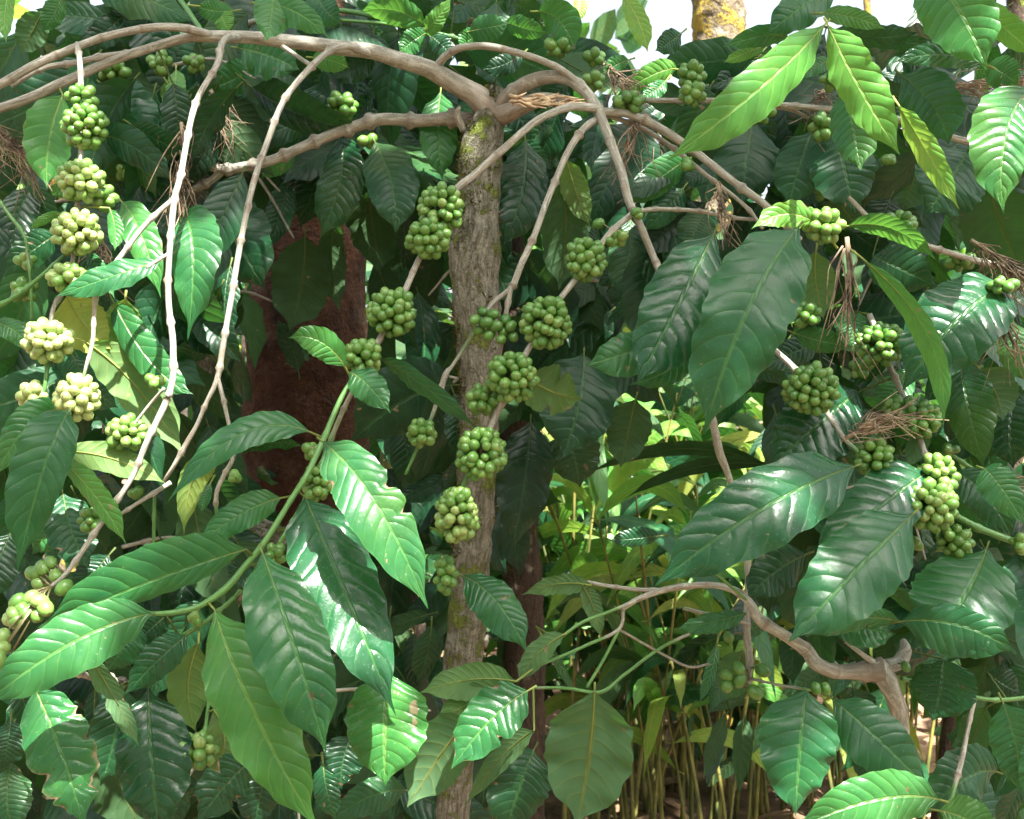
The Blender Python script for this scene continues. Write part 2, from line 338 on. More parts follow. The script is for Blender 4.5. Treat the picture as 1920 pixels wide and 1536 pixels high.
# ------------------------------------------------------------------ plants
class Plant:
    def __init__(s, name, label, cat, loc, group=None):
        s.root = thing(name, label, cat, loc, group or {'coffee shrub': 'coffee shrubs', 'tree': 'trees behind the shrubs'}.get(cat)); s.twigs = []; s.k = 0; s.count = 0
    def branch(s, pts, nodes=62, ns=10, mat=None, name='branch', seed=1, parent=None, knob=.6):
        rows = path_px(pts); sp = spline(rows, .004); R = random.Random(seed)
        r = np.abs(sp[:, 3])*(.80 if pts[0][3] < 12 else .88); nd = np.zeros(len(sp))
        al = np.concatenate([[0], np.cumsum(np.linalg.norm(np.diff(sp[:, :3], axis=0), axis=1))])
        if nodes:
            gap = nodes*pts[0][2]/F; x = gap*R.uniform(.4, .9)
            while x < al[-1]-.01:
                wd = .0016+.34*r.mean(); g = np.exp(-((al-x)/wd)**2); r *= 1+knob*g; nd = np.maximum(nd, np.exp(-((al-x)/(wd*.5))**2))
                x += gap*R.uniform(.75, 1.25)
        if pts[0][3] > 15: nd = np.maximum(nd, np.clip(1.3*np.exp(-al/.05), 0, .9)); r *= 1+.5*np.exp(-al/.035)
        pos = sp[:, :3].copy()
        for i in range(len(pos)):
            pos[i] += np.array(noise.noise_vector(Vector((al[i]*14, seed*3.7, 1.3))))*r[i]*.55*min(1, al[i]*30)
        b = Buf(); tube_geo(b, pos, r, ns, tone=sp[:, 4], nodes=nd, jit=.05)
        s.twigs.append(pos)
        return b.build(name, mat or M_TWIG, parent or s.root)
    def near(s, q, lim):
        best = None; bd = lim
        for t in s.twigs:
            d = np.linalg.norm(t-q, axis=1); i = int(d.argmin())
            if d[i] < bd: bd = d[i]; best = t[i]
        return best
    def leaf(s, b, m, t, w, d, kind='m', roll=None, dd=None, fold=None, torn=0, dead=0., label=None, wave=.55, tone=None, pk=1.0, buf=None, hi=True, name='leaf', gl=None):
        s.k += 1; seed = int(b[0]*131+t[1]*37+s.k*911) % 99991; R = random.Random(seed)
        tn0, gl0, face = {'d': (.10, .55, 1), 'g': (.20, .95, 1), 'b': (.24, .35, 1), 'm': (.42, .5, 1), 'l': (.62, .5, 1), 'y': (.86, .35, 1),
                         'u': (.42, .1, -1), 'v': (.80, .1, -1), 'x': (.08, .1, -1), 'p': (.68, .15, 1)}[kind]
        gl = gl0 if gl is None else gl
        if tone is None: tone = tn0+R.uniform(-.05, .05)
        wl, wr = w if isinstance(w, tuple) else (w, w)
        if m is None:
            ln = math.hypot(t[0]-b[0], t[1]-b[1]); px, py = -(t[1]-b[1])/ln, (t[0]-b[0])/ln; q = R.uniform(-.09, .09)*ln
            m = ((b[0]+t[0])/2+px*q, (b[1]+t[1])/2+py*q)
        L = math.hypot(t[0]-b[0], t[1]-b[1])*d/F
        if dd is None: dd = (-.30 if face > 0 else .22)*L*R.uniform(.5, 1.3)
        d0 = d-dd*.5; d2 = d+dd*.5; d1 = d-abs(L)*R.uniform(.02, .14)*face
        if roll is None: roll = R.uniform(-.3, .3)
        if fold is None: fold = R.uniform(.06, .24)
        B = P(b[0], b[1], d0); Mi = P(m[0], m[1], d1); T = P(t[0], t[1], d2)
        pet = s.near(B, .055)
        bf = buf or Buf()
        leaf_geo(bf, B, Mi, T, wl*d/F, wr*d/F, roll, fold, face, 6 if hi else 3, 52 if hi else 12, tone, gl, dead, torn, seed, wave, pk, pet, R.uniform(.55, .72), R.uniform(.70, .88))
        if buf is None:
            o = bf.build(name, M_LEAF, s.root)
            if label: o['label'] = label
            return o
    def cluster(s, x, y, rx, ry=None, d=1.3, br=10.5, tone=.35, fill=1.0, seed=None):
        ry = ry or rx; s.k += 1; R = random.Random(seed or int(x*31+y*7)); b = Buf()
        cen = P(x, y, d); k = d/F; B = br*k
        br *= .90; ex, ey = max(.3*br, rx*1.05-br)*k, max(.3*br, ry*1.05-br)*k; ez = max(ex, ey)*.85 if rx > 1.6*br else ex*.6
        n = max(3, int(4*(max(ex, B*.5)*max(ey, B*.5)*1.0)/(B*B)*1.0*fill)+2)
        ga = PI*(3-math.sqrt(5)); o = R.random()*6
        for i in range(n):
            zz = 1-2*(i+.5)/n; rr = math.sqrt(1-zz*zz); th = ga*i+o
            dv = np.array([rr*math.cos(th), zz, rr*math.sin(th)])+np.array([R.uniform(-.13, .13) for _ in range(3)])
            dv = nrm(dv); sc = R.uniform(.84, 1.04)
            p = cen+np.array([dv[0]*ex, dv[1]*ez, dv[2]*ey])*sc
            berry_geo(b, p, dv, B*R.choice((R.uniform(.75, 1.), R.uniform(.92, 1.08))), tone+R.uniform(-.1, .1), R)
        tube_geo(b, np.array([cen-np.array([0, 0, ey*.8]), cen, cen+np.array([0, 0, ey*.8])]), np.array([B*(.5 if n > 9 else .95)]*3), 6)
        return b.build('berry_cluster', M_BERRY, s.root)
    def berries(s, pts, d, br=14, tone=.45, seed=3):
        b = Buf(); R = random.Random(seed)
        for x, y in pts:
            p = P(x, y, d+R.uniform(-.012, .012)); dv = nrm(np.array([R.uniform(-1, 1), -.6+R.uniform(-.6, .6), R.uniform(-1, .3)]))
            berry_geo(b, p, dv, br*d/F*R.uniform(.9, 1.1), tone+R.uniform(-.1, .1), R)
            q = s.near(p, .16)
            if q is not None: tube_geo(b, np.array([q, (p+q)/2+np.array([0, 0, .003]), p]), np.array([.0016, .0012, .0012]), 5)
        return b.build('berry_cluster', M_BERRY, s.root)
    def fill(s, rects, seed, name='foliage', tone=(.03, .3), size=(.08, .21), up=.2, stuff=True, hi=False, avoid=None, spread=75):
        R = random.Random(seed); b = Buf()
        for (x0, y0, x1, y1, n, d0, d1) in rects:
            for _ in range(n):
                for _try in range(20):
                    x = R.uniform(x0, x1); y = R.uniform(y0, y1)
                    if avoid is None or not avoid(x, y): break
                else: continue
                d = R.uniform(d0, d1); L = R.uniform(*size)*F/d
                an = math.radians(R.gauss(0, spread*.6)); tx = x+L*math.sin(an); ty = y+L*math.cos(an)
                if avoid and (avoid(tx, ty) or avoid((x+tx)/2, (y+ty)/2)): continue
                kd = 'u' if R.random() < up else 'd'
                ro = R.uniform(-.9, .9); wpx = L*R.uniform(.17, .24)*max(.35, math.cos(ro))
                s.leaf((x, y), None, (tx, ty), wpx, d, kd, roll=ro, fold=R.uniform(.03, .5), wave=R.uniform(.3, 1.2), tone=R.uniform(*tone)**1.35*.9, gl=R.uniform(.1, .6), buf=b, hi=hi, dd=L*d/F*R.uniform(-.7, .35))  # tones lowered further: deep shade between leaves is put into their colour
        o = b.build(name, M_LEAF, s.root)
        if stuff: o['kind'] = 'stuff'
        return o
def berry_geo(b, p, dv, r, tone, R):
    ns, nr = 10, 7; dv = nrm(dv); h = np.array([.3, .5, .81]); a = nrm(np.cross(dv, h)); c = np.cross(dv, a)
    vs = [p+dv*r*1.24]; lf = [(1., 0, 0)]; rn = R.random()
    for i in range(1, nr):
        t = PI*i/nr; ct = math.cos(t); st = math.sin(t)
        for k in range(ns):
            f = 2*PI*k/ns
            vs.append(p+dv*(r*1.28*ct)+(a*math.cos(f)+c*math.sin(f))*r*st); lf.append((max(0., ct), rn, 0))
    vs.append(p-dv*r*1.28); lf.append((0, rn, 0)); lf[0] = (1., rn, 0)
    fs = [(0, 1+k, 1+(k+1) % ns) for k in range(ns)]
    for i in range(nr-2):
        for k in range(ns): fs.append((1+i*ns+k, 1+(i+1)*ns+k, 1+(i+1)*ns+(k+1) % ns, 1+i*ns+(k+1) % ns))
    e = len(vs)-1; fs += [(e, 1+(nr-2)*ns+(k+1) % ns, 1+(nr-2)*ns+k) for k in range(ns)]
    b.add(vs, fs, lf, (tone, 0, 0))

def ground_pt(x, d):
    p = P(x, 768, d); return (p[0], p[1], 0.0)
def gy(d): return 768+1.3/d*F          # pixel row of the ground at depth d

# ================================================================== THE MAIN SHRUB
GA = 'coffee shrubs'
A = Plant('coffee_shrub', 'tall coffee shrub with mossy upright trunk and arching bare limbs hung with berry clusters', 'coffee shrub', ground_pt(815, 1.5))
def trunk(pl, pts, mat, ns=28, jit=.10, name='trunk', step=.008, seed=1):
    sp = spline(path_px(pts), step); b = Buf(); r = sp[:, 3].copy()
    al = np.arange(len(r))*step
    for i in range(len(r)): r[i] *= 1+.09*noise.noise(Vector((al[i]*9, seed, 0)))+.05*noise.noise(Vector((al[i]*30, seed, 3)))
    tube_geo(b, sp[:, :3], r, ns, jit=jit); pl.twigs.append(sp[:, :3])
    return b.build(name, mat, pl.root if isinstance(pl, Plant) else pl), sp
tr, tsp = trunk(A, [(800, gy(1.5)+30, 1.5, 40), (815, 2200, 1.5, 37), (848, 1536, 1.5, 32), (862, 1380, 1.5, 34), (869, 1250, 1.5, 37), (881, 1100, 1.5, 36), (893, 900, 1.5, 36), (899, 720, 1.5, 37), (893, 560, 1.5, 45),
    (890, 470, 1.5, 49), (898, 380, 1.5, 38), (902, 290, 1.5, 40), (915, 230, 1.5, 34), (922, 190, 1.5, 27), (926, 165, 1.5, 20)], M_TRUNK, ns=48, jit=.075, step=.006)
# moss tufts along the trunk
R = random.Random(8); mb = Buf()
for _ in range(9000):
    i = R.randrange(len(tsp)); q = tsp[i]; y = 768-(q[2]-1.3)/1.5*F
    if y > 1150 or y < 150: continue
    th = R.uniform(0, 2*PI); dens = noise.noise(Vector((math.cos(th)*.9, math.sin(th)*.9, q[2]*11)))+.45*max(0, -math.cos(th))-.10*(y > 700)-.05-.1*(y < 225)
    if 230 < y < 340: dens += .30*max(0, -math.cos(th)+.3)
    if dens < .13+R.random()*.25: continue
    o = np.array([math.cos(th), math.sin(th), 0.]); p = q[:3]+o*q[3]*.98
    h = R.uniform(.004, .011); w = R.uniform(.0012, .0025); d = nrm(o+np.array([R.uniform(-.7, .7), R.uniform(-.7, .7), R.uniform(-.6, .8)])); s2 = nrm(np.cross(d, [R.uniform(-1, 1), .3, .8]))
    mb.add([p-s2*w, p+s2*w, p+d*h+s2*w*.5, p+d*h-s2*w*.3], [(0, 1, 2, 3)])
mb.build('moss', M_MOSS, tr)
# limbs
A.branch([(922, 215, 1.5, 24), (880, 172, 1.49, 21), (820, 138, 1.48, 19), (760, 116, 1.47, 17), (690, 98, 1.46, 16), (600, 84, 1.45, 15), (520, 76, 1.44, 14), (440, 70, 1.43, 13), (390, 68, 1.42, 12), (340, 73, 1.42, 10), (270, 95, 1.41, 9.5), (190, 122, 1.40, 9.5), (110, 160, 1.39, 10), (40, 190, 1.38, 10), (-60, 220, 1.37, 9)], nodes=0, ns=16, seed=2)
A.branch([(395, 66, 1.42, 10), (340, 53, 1.40, 9.5), (290, 51, 1.39, 9), (230, 62, 1.38, 9), (160, 82, 1.37, 9), (100, 108, 1.36, 9.5), (40, 135, 1.35, 10), (-60, 185, 1.34, 10)], nodes=80, ns=12, seed=3, knob=.12)
A.branch([(270, 97, 1.41, 7), (200, 105, 1.40, 7), (140, 118, 1.39, 6.5), (80, 128, 1.38, 6), (20, 160, 1.38, 6)], seed=4)
A.branch([(446, 70, 1.42, 9), (420, 78, 1.37, 8), (408, 120, 1.33, 7), (376, 172, 1.30, 7), (355, 240, 1.27, 7), (337, 330, 1.25, 7), (325, 380, 1.24, 7.5), (318, 470, 1.23, 7), (317, 570, 1.22, 7), (324, 655, 1.21, 7.5), (318, 735, 1.20, 8), (272, 835, 1.19, 7), (250, 890, 1.19, 6.5), (216, 945, 1.18, 6), (178, 1000, 1.17, 6), (128, 1070, 1.16, 5.5), (95, 1100, 1.15, 4.5)], seed=5)
A.branch([(325, 375, 1.24, 6.5), (290, 405, 1.235, 6), (260, 435, 1.23, 6), (215, 495, 1.22, 6), (183, 537, 1.21, 6.5), (176, 590, 1.21, 5), (173, 640, 1.205, 4.5), (160, 690, 1.20, 4, .5), (148, 740, 1.2, 4, .9)], seed=6)
A.branch([(316, 476, 1.23, 4.5), (296, 488, 1.22, 4), (275, 502, 1.21, 3.5, .2)], nodes=0, seed=7, ns=8)
A.branch([(308, 728, 1.2, 4), (280, 760, 1.21, 3.5), (248, 800, 1.21, 3)], nodes=0, seed=8, ns=8)
A.branch([(700, 103, 1.46, 9), (655, 88, 1.42, 8), (615, 98, 1.39, 7.5), (580, 128, 1.36, 7.5), (535, 185, 1.33, 7), (500, 270, 1.30, 7), (468, 368, 1.28, 7), (447, 480, 1.27, 7), (429, 580, 1.26, 7), (420, 640, 1.26, 7), (408, 708, 1.26, 7), (388, 752, 1.26, 5), (370, 795, 1.26, 5), (350, 830, 1.26, 6), (325, 875, 1.26, 5), (305, 905, 1.27, 4)], nodes=74, seed=9)
A.branch([(408, 708, 1.26, 5.5), (422, 765, 1.26, 5), (432, 810, 1.26, 5), (437, 855, 1.25, 5.5), (420, 892, 1.25, 5), (407, 925, 1.25, 5.5), (406, 965, 1.25, 3.5, .9)], nodes=70, seed=10)
A.branch([(525, 84, 1.44, 6), (552, 102, 1.42, 5), (580, 122, 1.37, 5)], nodes=0, seed=11, ns=8)
A.branch([(818, 128, 1.48, 11), (835, 106, 1.46, 9), (862, 90, 1.44, 8.5), (915, 87, 1.43, 8.5), (970, 98, 1.43, 8), (1040, 125, 1.43, 8), (1085, 158, 1.43, 8), (1115, 195, 1.42, 8)], nodes=90, seed=12, knob=.12)
A.branch([(930, 218, 1.5, 17), (955, 185, 1.48, 18), (985, 158, 1.46, 16), (1025, 146, 1.45, 14), (1065, 152, 1.44, 13), (1098, 176, 1.43, 12), (1122, 208, 1.42, 11), (1145, 258, 1.40, 10), (1165, 320, 1.38, 9.5), (1180, 375, 1.37, 9), (1196, 415, 1.36, 8), (1228, 490, 1.36, 7.5), (1265, 570, 1.33, 7), (1312, 690, 1.28, 7), (1332, 775, 1.27, 7.5), (1350, 848, 1.28, 9), (1366, 890, 1.29, 7), (1390, 980, 1.31, 7), (1402, 1075, 1.32, 7), (1400, 1180, 1.31, 8), (1405, 1240, 1.31, 8), (1402, 1292, 1.30, 6)], nodes=120, ns=14, seed=13, knob=.2)
# broken stub with torn pale wood
sb = A.branch([(925, 222, 1.5, 18), (965, 202, 1.475, 17), (1010, 190, 1.455, 15), (1050, 187, 1.445, 11), (1088, 189, 1.44, 5)], nodes=0, ns=16, seed=14, name='broken_branch')
b = Buf(); R = random.Random(5)
for k in range(34):
    x0 = R.uniform(955, 1060); y0 = 188+R.uniform(-10, 9); L = R.uniform(25, 60)
    tube_geo(b, np.array([P(x0, y0, 1.437), P(x0+L*.5, y0+R.uniform(-4, 4), 1.428), P(x0+L, y0+R.uniform(-9, 9), 1.425)]), np.array([.0024, .0026, .0006])*R.uniform(.6, 1.2), 5)
b.build('torn_wood', M_WOOD, sb)
A.branch([(1128, 206, 1.42, 10), (1090, 199, 1.40, 9.5), (1055, 203, 1.38, 9.5), (1000, 232, 1.36, 9), (940, 284, 1.34, 9), (890, 328, 1.33, 8.5), (852, 360, 1.32, 8), (820, 420, 1.31, 7), (788, 482, 1.30, 7), (755, 558, 1.28, 7.5), (715, 630, 1.26, 7), (672, 692, 1.24, 6.5, .3), (640, 745, 1.22, 6, .9), (605, 822, 1.20, 7, 1), (575, 890, 1.18, 7, 1), (548, 935, 1.17, 6.5, 1), (500, 1012, 1.15, 7, 1), (455, 1065, 1.14, 7, 1), (420, 1105, 1.13, 8, 1), (375, 1135, 1.12, 7, 1), (330, 1147, 1.11, 7, 1), (280, 1150, 1.10, 5, 1)], nodes=95, seed=15, knob=.18)
A.branch([(716, 632, 1.27, 6), (690, 680, 1.27, 5.5), (660, 735, 1.28, 5.5, .3), (630, 800, 1.29, 5.5, .5), (600, 880, 1.30, 5.5, .6), (560, 960, 1.30, 5, .8), (500, 1050, 1.30, 4.5, .9), (420, 1140, 1.30, 4, 1)], seed=16)
A.branch([(1122, 222, 1.42, 9), (1092, 243, 1.40, 8.5), (1062, 290, 1.38, 8), (1035, 350, 1.36, 7.5), (1002, 440, 1.34, 7.5), (975, 500, 1.33, 8), (957, 540, 1.33, 7), (920, 572, 1.33, 5, .2), (885, 628, 1.33, 4.5, .5), (845, 690, 1.33, 4.5, .4), (836, 702, 1.33, 7, .2), (810, 780, 1.33, 4.5, .5), (778, 850, 1.33, 4, .8), (760, 890, 1.33, 3, .9)], nodes=100, seed=17)
A.branch([(958, 538, 1.33, 6), (950, 585, 1.33, 5.5), (938, 660, 1.34, 5.5), (922, 730, 1.34, 6), (908, 800, 1.34, 5), (895, 850, 1.34, 4)], seed=18)
A.branch([(1190, 398, 1.365, 7.5), (1150, 430, 1.34, 7), (1120, 468, 1.33, 7), (1080, 520, 1.31, 7), (1040, 575, 1.30, 7), (985, 665, 1.29, 7), (955, 725, 1.28, 7), (930, 775, 1.28, 7.5), (900, 840, 1.27, 6.5, .2), (868, 915, 1.26, 6, 1), (835, 1000, 1.25, 5, 1)], nodes=95, seed=19)
A.branch([(1125, 210, 1.42, 10), (1175, 215, 1.42, 10), (1225, 235, 1.42, 10), (1280, 270, 1.42, 9.5), (1350, 320, 1.41, 9), (1405, 362, 1.40, 9), (1450, 400, 1.40, 8), (1500, 450, 1.42, 7)], nodes=100, seed=20)
A.branch([(1140, 216, 1.43, 6), (1210, 245, 1.44, 6), (1270, 285, 1.44, 5.5), (1340, 340, 1.44, 5), (1400, 390, 1.44, 4.5), (1430, 430, 1.44, 4)], nodes=90, seed=21)
A.branch([(1192, 396, 1.37, 6), (1240, 392, 1.40, 5), (1310, 396, 1.42, 5), (1370, 408, 1.44, 4.5), (1420, 412, 1.45, 4)], seed=22)
A.branch([(900, 232, 1.51, 15.5), (850, 222, 1.52, 13.5), (780, 226, 1.53, 13), (700, 228, 1.54, 13), (640, 244, 1.55, 12), (575, 275, 1.55, 11), (500, 302, 1.55, 10.5), (430, 317, 1.56, 10.5), (380, 312, 1.56, 9), (330, 325, 1.57, 8)], nodes=65, seed=23)
A.branch([(420, 318, 1.56, 9), (385, 345, 1.57, 9), (330, 365, 1.58, 8), (260, 372, 1.58, 7)], seed=24)
A.branch([(145, 82, 1.37, 6), (150, 140, 1.32, 6.5), (152, 190, 1.30, 6), (153, 280, 1.28, 5.5), (147, 380, 1.27, 5.5), (140, 450, 1.26, 5, .2), (128, 530, 1.25, 5, .1), (100, 580, 1.24, 5, .2), (92, 650, 1.23, 4.5, .5), (86, 710, 1.22, 5, .8), (80, 750, 1.22, 3, .8)], seed=25)
A.branch([(870, 246, 1.5, 9), (858, 215, 1.49, 8), (862, 200, 1.48, 4)], nodes=0, ns=9, seed=26)
A.branch([(-20, 350, 1.3, 4, 1), (15, 400, 1.29, 4, 1), (45, 440, 1.28, 4, .9), (52, 480, 1.28, 3.5, .5), (58, 540, 1.28, 3, .9), (60, 600, 1.28, 3, 1)], seed=27, ns=8)
A.branch([(-20, 582, 1.26, 6, 1), (30, 555, 1.26, 5.5, 1), (75, 520, 1.26, 4.5, 1), (120, 480, 1.27, 4, .8)], seed=28, ns=8)
# leaves of the main shrub : base, middle, tip, apparent half widths, depth, kind
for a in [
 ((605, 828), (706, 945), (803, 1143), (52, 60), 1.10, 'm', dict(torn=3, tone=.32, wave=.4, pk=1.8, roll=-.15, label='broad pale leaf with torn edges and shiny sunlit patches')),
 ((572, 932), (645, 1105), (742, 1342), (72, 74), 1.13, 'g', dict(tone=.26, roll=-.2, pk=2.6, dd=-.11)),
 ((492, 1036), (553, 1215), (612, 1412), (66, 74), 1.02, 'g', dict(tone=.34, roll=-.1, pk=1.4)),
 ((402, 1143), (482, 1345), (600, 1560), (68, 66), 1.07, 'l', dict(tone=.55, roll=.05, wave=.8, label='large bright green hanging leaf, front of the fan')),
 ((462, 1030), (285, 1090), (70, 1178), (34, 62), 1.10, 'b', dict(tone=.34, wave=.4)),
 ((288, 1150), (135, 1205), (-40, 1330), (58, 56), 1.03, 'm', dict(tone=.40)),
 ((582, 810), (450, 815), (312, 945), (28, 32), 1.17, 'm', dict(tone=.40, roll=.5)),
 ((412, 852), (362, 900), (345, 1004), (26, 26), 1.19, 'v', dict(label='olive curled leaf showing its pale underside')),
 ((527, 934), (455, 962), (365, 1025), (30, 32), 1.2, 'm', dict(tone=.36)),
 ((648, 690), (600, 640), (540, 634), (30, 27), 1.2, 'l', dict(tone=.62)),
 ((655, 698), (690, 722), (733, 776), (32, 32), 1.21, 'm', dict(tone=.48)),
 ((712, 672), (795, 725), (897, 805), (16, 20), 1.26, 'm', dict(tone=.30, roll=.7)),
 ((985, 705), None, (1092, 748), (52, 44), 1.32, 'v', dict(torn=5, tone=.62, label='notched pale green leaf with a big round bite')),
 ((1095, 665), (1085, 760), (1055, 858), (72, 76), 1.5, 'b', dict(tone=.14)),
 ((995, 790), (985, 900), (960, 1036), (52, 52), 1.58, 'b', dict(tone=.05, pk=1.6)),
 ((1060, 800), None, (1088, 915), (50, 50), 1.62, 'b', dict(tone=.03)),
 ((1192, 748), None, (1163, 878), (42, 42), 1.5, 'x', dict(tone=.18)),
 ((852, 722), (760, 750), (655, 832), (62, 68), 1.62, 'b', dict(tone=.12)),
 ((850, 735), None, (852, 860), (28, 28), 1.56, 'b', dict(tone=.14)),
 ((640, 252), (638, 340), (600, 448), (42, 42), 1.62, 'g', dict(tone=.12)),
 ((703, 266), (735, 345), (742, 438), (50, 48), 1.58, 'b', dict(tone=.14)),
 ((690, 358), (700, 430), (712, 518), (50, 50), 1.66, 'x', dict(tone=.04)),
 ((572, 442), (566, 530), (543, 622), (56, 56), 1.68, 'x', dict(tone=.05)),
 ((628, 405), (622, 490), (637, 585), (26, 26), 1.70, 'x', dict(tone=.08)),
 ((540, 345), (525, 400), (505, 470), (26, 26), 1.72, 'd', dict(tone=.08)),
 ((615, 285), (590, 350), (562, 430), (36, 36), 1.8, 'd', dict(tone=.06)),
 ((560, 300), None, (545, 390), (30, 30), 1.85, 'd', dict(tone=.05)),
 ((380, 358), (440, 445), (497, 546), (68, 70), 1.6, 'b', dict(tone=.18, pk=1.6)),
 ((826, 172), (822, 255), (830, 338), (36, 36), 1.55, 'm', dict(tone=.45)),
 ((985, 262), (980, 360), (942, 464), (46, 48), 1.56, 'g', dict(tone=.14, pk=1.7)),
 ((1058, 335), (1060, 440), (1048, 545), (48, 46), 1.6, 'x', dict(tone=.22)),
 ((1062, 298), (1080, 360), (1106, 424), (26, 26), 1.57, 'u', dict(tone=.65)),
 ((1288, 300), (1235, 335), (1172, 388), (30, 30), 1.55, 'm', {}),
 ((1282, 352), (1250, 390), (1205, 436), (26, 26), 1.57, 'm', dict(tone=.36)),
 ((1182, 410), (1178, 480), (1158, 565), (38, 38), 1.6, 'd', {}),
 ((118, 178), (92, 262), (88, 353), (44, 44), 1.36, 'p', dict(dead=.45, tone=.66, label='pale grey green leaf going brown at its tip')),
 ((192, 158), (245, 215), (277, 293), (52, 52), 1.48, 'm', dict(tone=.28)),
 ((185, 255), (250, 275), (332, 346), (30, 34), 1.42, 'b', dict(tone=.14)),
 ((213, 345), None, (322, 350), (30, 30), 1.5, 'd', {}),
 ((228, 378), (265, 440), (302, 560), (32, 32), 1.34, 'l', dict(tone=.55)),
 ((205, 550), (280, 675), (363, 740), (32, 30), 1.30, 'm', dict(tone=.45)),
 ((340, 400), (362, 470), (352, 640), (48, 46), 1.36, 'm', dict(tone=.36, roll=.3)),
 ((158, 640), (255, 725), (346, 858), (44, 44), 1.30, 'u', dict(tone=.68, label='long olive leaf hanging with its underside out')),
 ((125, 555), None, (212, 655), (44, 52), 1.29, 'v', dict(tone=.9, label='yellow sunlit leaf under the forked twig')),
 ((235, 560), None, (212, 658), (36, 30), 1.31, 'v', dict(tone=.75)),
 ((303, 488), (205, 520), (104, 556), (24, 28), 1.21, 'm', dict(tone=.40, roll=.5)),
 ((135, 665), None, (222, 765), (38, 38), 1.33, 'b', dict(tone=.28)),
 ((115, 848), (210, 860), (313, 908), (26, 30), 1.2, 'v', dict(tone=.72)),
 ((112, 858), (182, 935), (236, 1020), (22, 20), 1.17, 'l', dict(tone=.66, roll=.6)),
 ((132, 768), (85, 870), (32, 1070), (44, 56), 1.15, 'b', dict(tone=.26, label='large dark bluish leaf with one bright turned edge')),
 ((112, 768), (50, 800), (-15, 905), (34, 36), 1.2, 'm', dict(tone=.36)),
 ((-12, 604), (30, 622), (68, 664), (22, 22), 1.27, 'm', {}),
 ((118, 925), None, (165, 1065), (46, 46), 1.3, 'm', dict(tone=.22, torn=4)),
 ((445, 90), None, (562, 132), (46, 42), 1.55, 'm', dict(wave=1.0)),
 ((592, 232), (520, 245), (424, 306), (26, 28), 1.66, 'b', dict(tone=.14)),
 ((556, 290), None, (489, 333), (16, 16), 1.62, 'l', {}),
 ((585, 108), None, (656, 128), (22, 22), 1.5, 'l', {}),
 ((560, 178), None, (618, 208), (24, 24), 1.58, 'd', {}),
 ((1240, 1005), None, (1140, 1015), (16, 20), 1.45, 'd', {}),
 ((110, 440), (60, 470), (10, 520), (30, 30), 1.35, 'd', dict(tone=.2)),
 ((60, 350), (30, 420), (20, 520), (34, 34), 1.5, 'd', {}),
 ((205, 390), None, (215, 470), (14, 14), 1.26, 'l', {}),
 ((118, 400), None, (55, 432), (9, 9), 1.26, 'l', {}),
 ((160, 470), (190, 510), (215, 560), (14, 14), 1.28, 'm', {}),
 ((20, 1000), None, (-20, 1130), (40, 40), 1.3, 'd', {}),
 ((395, 905), None, (378, 962), (12, 12), 1.3, 'm', {}),
 ((850, 330), None, (870, 420), (22, 22), 1.7, 'd', {}),
 ((470, 1060), None, (430, 1100), (32, 30), 1.25, 'g', dict(tone=.15)),
 ((560, 700), None, (520, 600), (20, 20), 1.8, 'd', {}),
]: A.leaf(*a[:3], *a[3:6], **a[6])
for a in [(155, 182, 28, 24, 1.29), (160, 238, 40, 42, 1.28), (152, 340, 42, 40, 1.26, 10.5, .6), (192, 370, 26, 26, 1.29), (145, 436, 46, 42, 1.25, 10.5, .7), (128, 522, 40, 28, 1.24, 10.5, .6), (90, 640, 46, 42, 1.22, 11, .85), (60, 742, 27, 26, 1.22, 10.5, .95), (145, 745, 40, 46, 1.2, 11, .95), (237, 812, 38, 34, 1.22, 10.5, .5),
  (170, 975, 24, 26, 1.25), (290, 715, 18, 16, 1.27), (48, 490, 20, 18, 1.3), (45, 545, 26, 22, 1.3), (215, 135, 32, 20, 1.5), (300, 118, 22, 22, 1.5), (365, 118, 20, 20, 1.5), (245, 325, 28, 16, 1.5),
  (828, 392, 42, 46, 1.31), (802, 448, 40, 40, 1.29), (735, 586, 46, 46, 1.26), (680, 670, 38, 36, 1.24), (1025, 605, 48, 50, 1.29), (960, 708, 48, 48, 1.265), (905, 750, 32, 30, 1.29), (902, 850, 47, 50, 1.25), (857, 965, 42, 52, 1.23, 10.5, .55), (835, 1077, 22, 36, 1.27), (790, 812, 28, 28, 1.32), (595, 905, 28, 36, 1.22), (585, 845, 16, 20, 1.22), (515, 1040, 22, 24, 1.22),
  (1100, 487, 38, 42, 1.31), (1155, 445, 22, 18, 1.35), (640, 200, 30, 28, 1.6), (690, 265, 22, 12, 1.62), (345, 1060, 12, 12, 1.2), (440, 895, 14, 12, 1.3)]:
    A.cluster(a[0], a[1], a[2], a[3], a[4], a[5] if len(a) > 5 else 10.5, a[6] if len(a) > 6 else .38)
A.berries([(890, 600), (905, 585), (912, 605), (897, 620), (918, 628), (930, 612), (948, 600), (944, 622), (958, 612), (962, 632), (940, 637), (955, 620), (925, 590)], 1.31, 10.5, .25, 4)
A.berries([(1122, 420), (1193, 398), (1197, 403), (1140, 452)], 1.345, 10, .3, 5)
A.berries([(95, 1055), (72, 1072), (105, 1080), (80, 1065), (120, 1102), (75, 1095), (60, 1075)], 1.16, 13, .45, 6)
A.berries([(33, 1128), (58, 1120), (75, 1128), (25, 1150), (48, 1148), (70, 1152), (18, 1160), (40, 1140), (85, 1140), (55, 1140), (30, 1165)], 1.14, 14, .5, 7)
A.berries([(1362, 1267), (1385, 1254), (1363, 1286), (1387, 1276), (1430, 1257), (1415, 1298), (1366, 1195)], 1.29, 12, .3, 8)
A.berries([(5, 1215), (-4, 1235), (8, 1250), (4, 1195)], 1.1, 15, .5, 9)
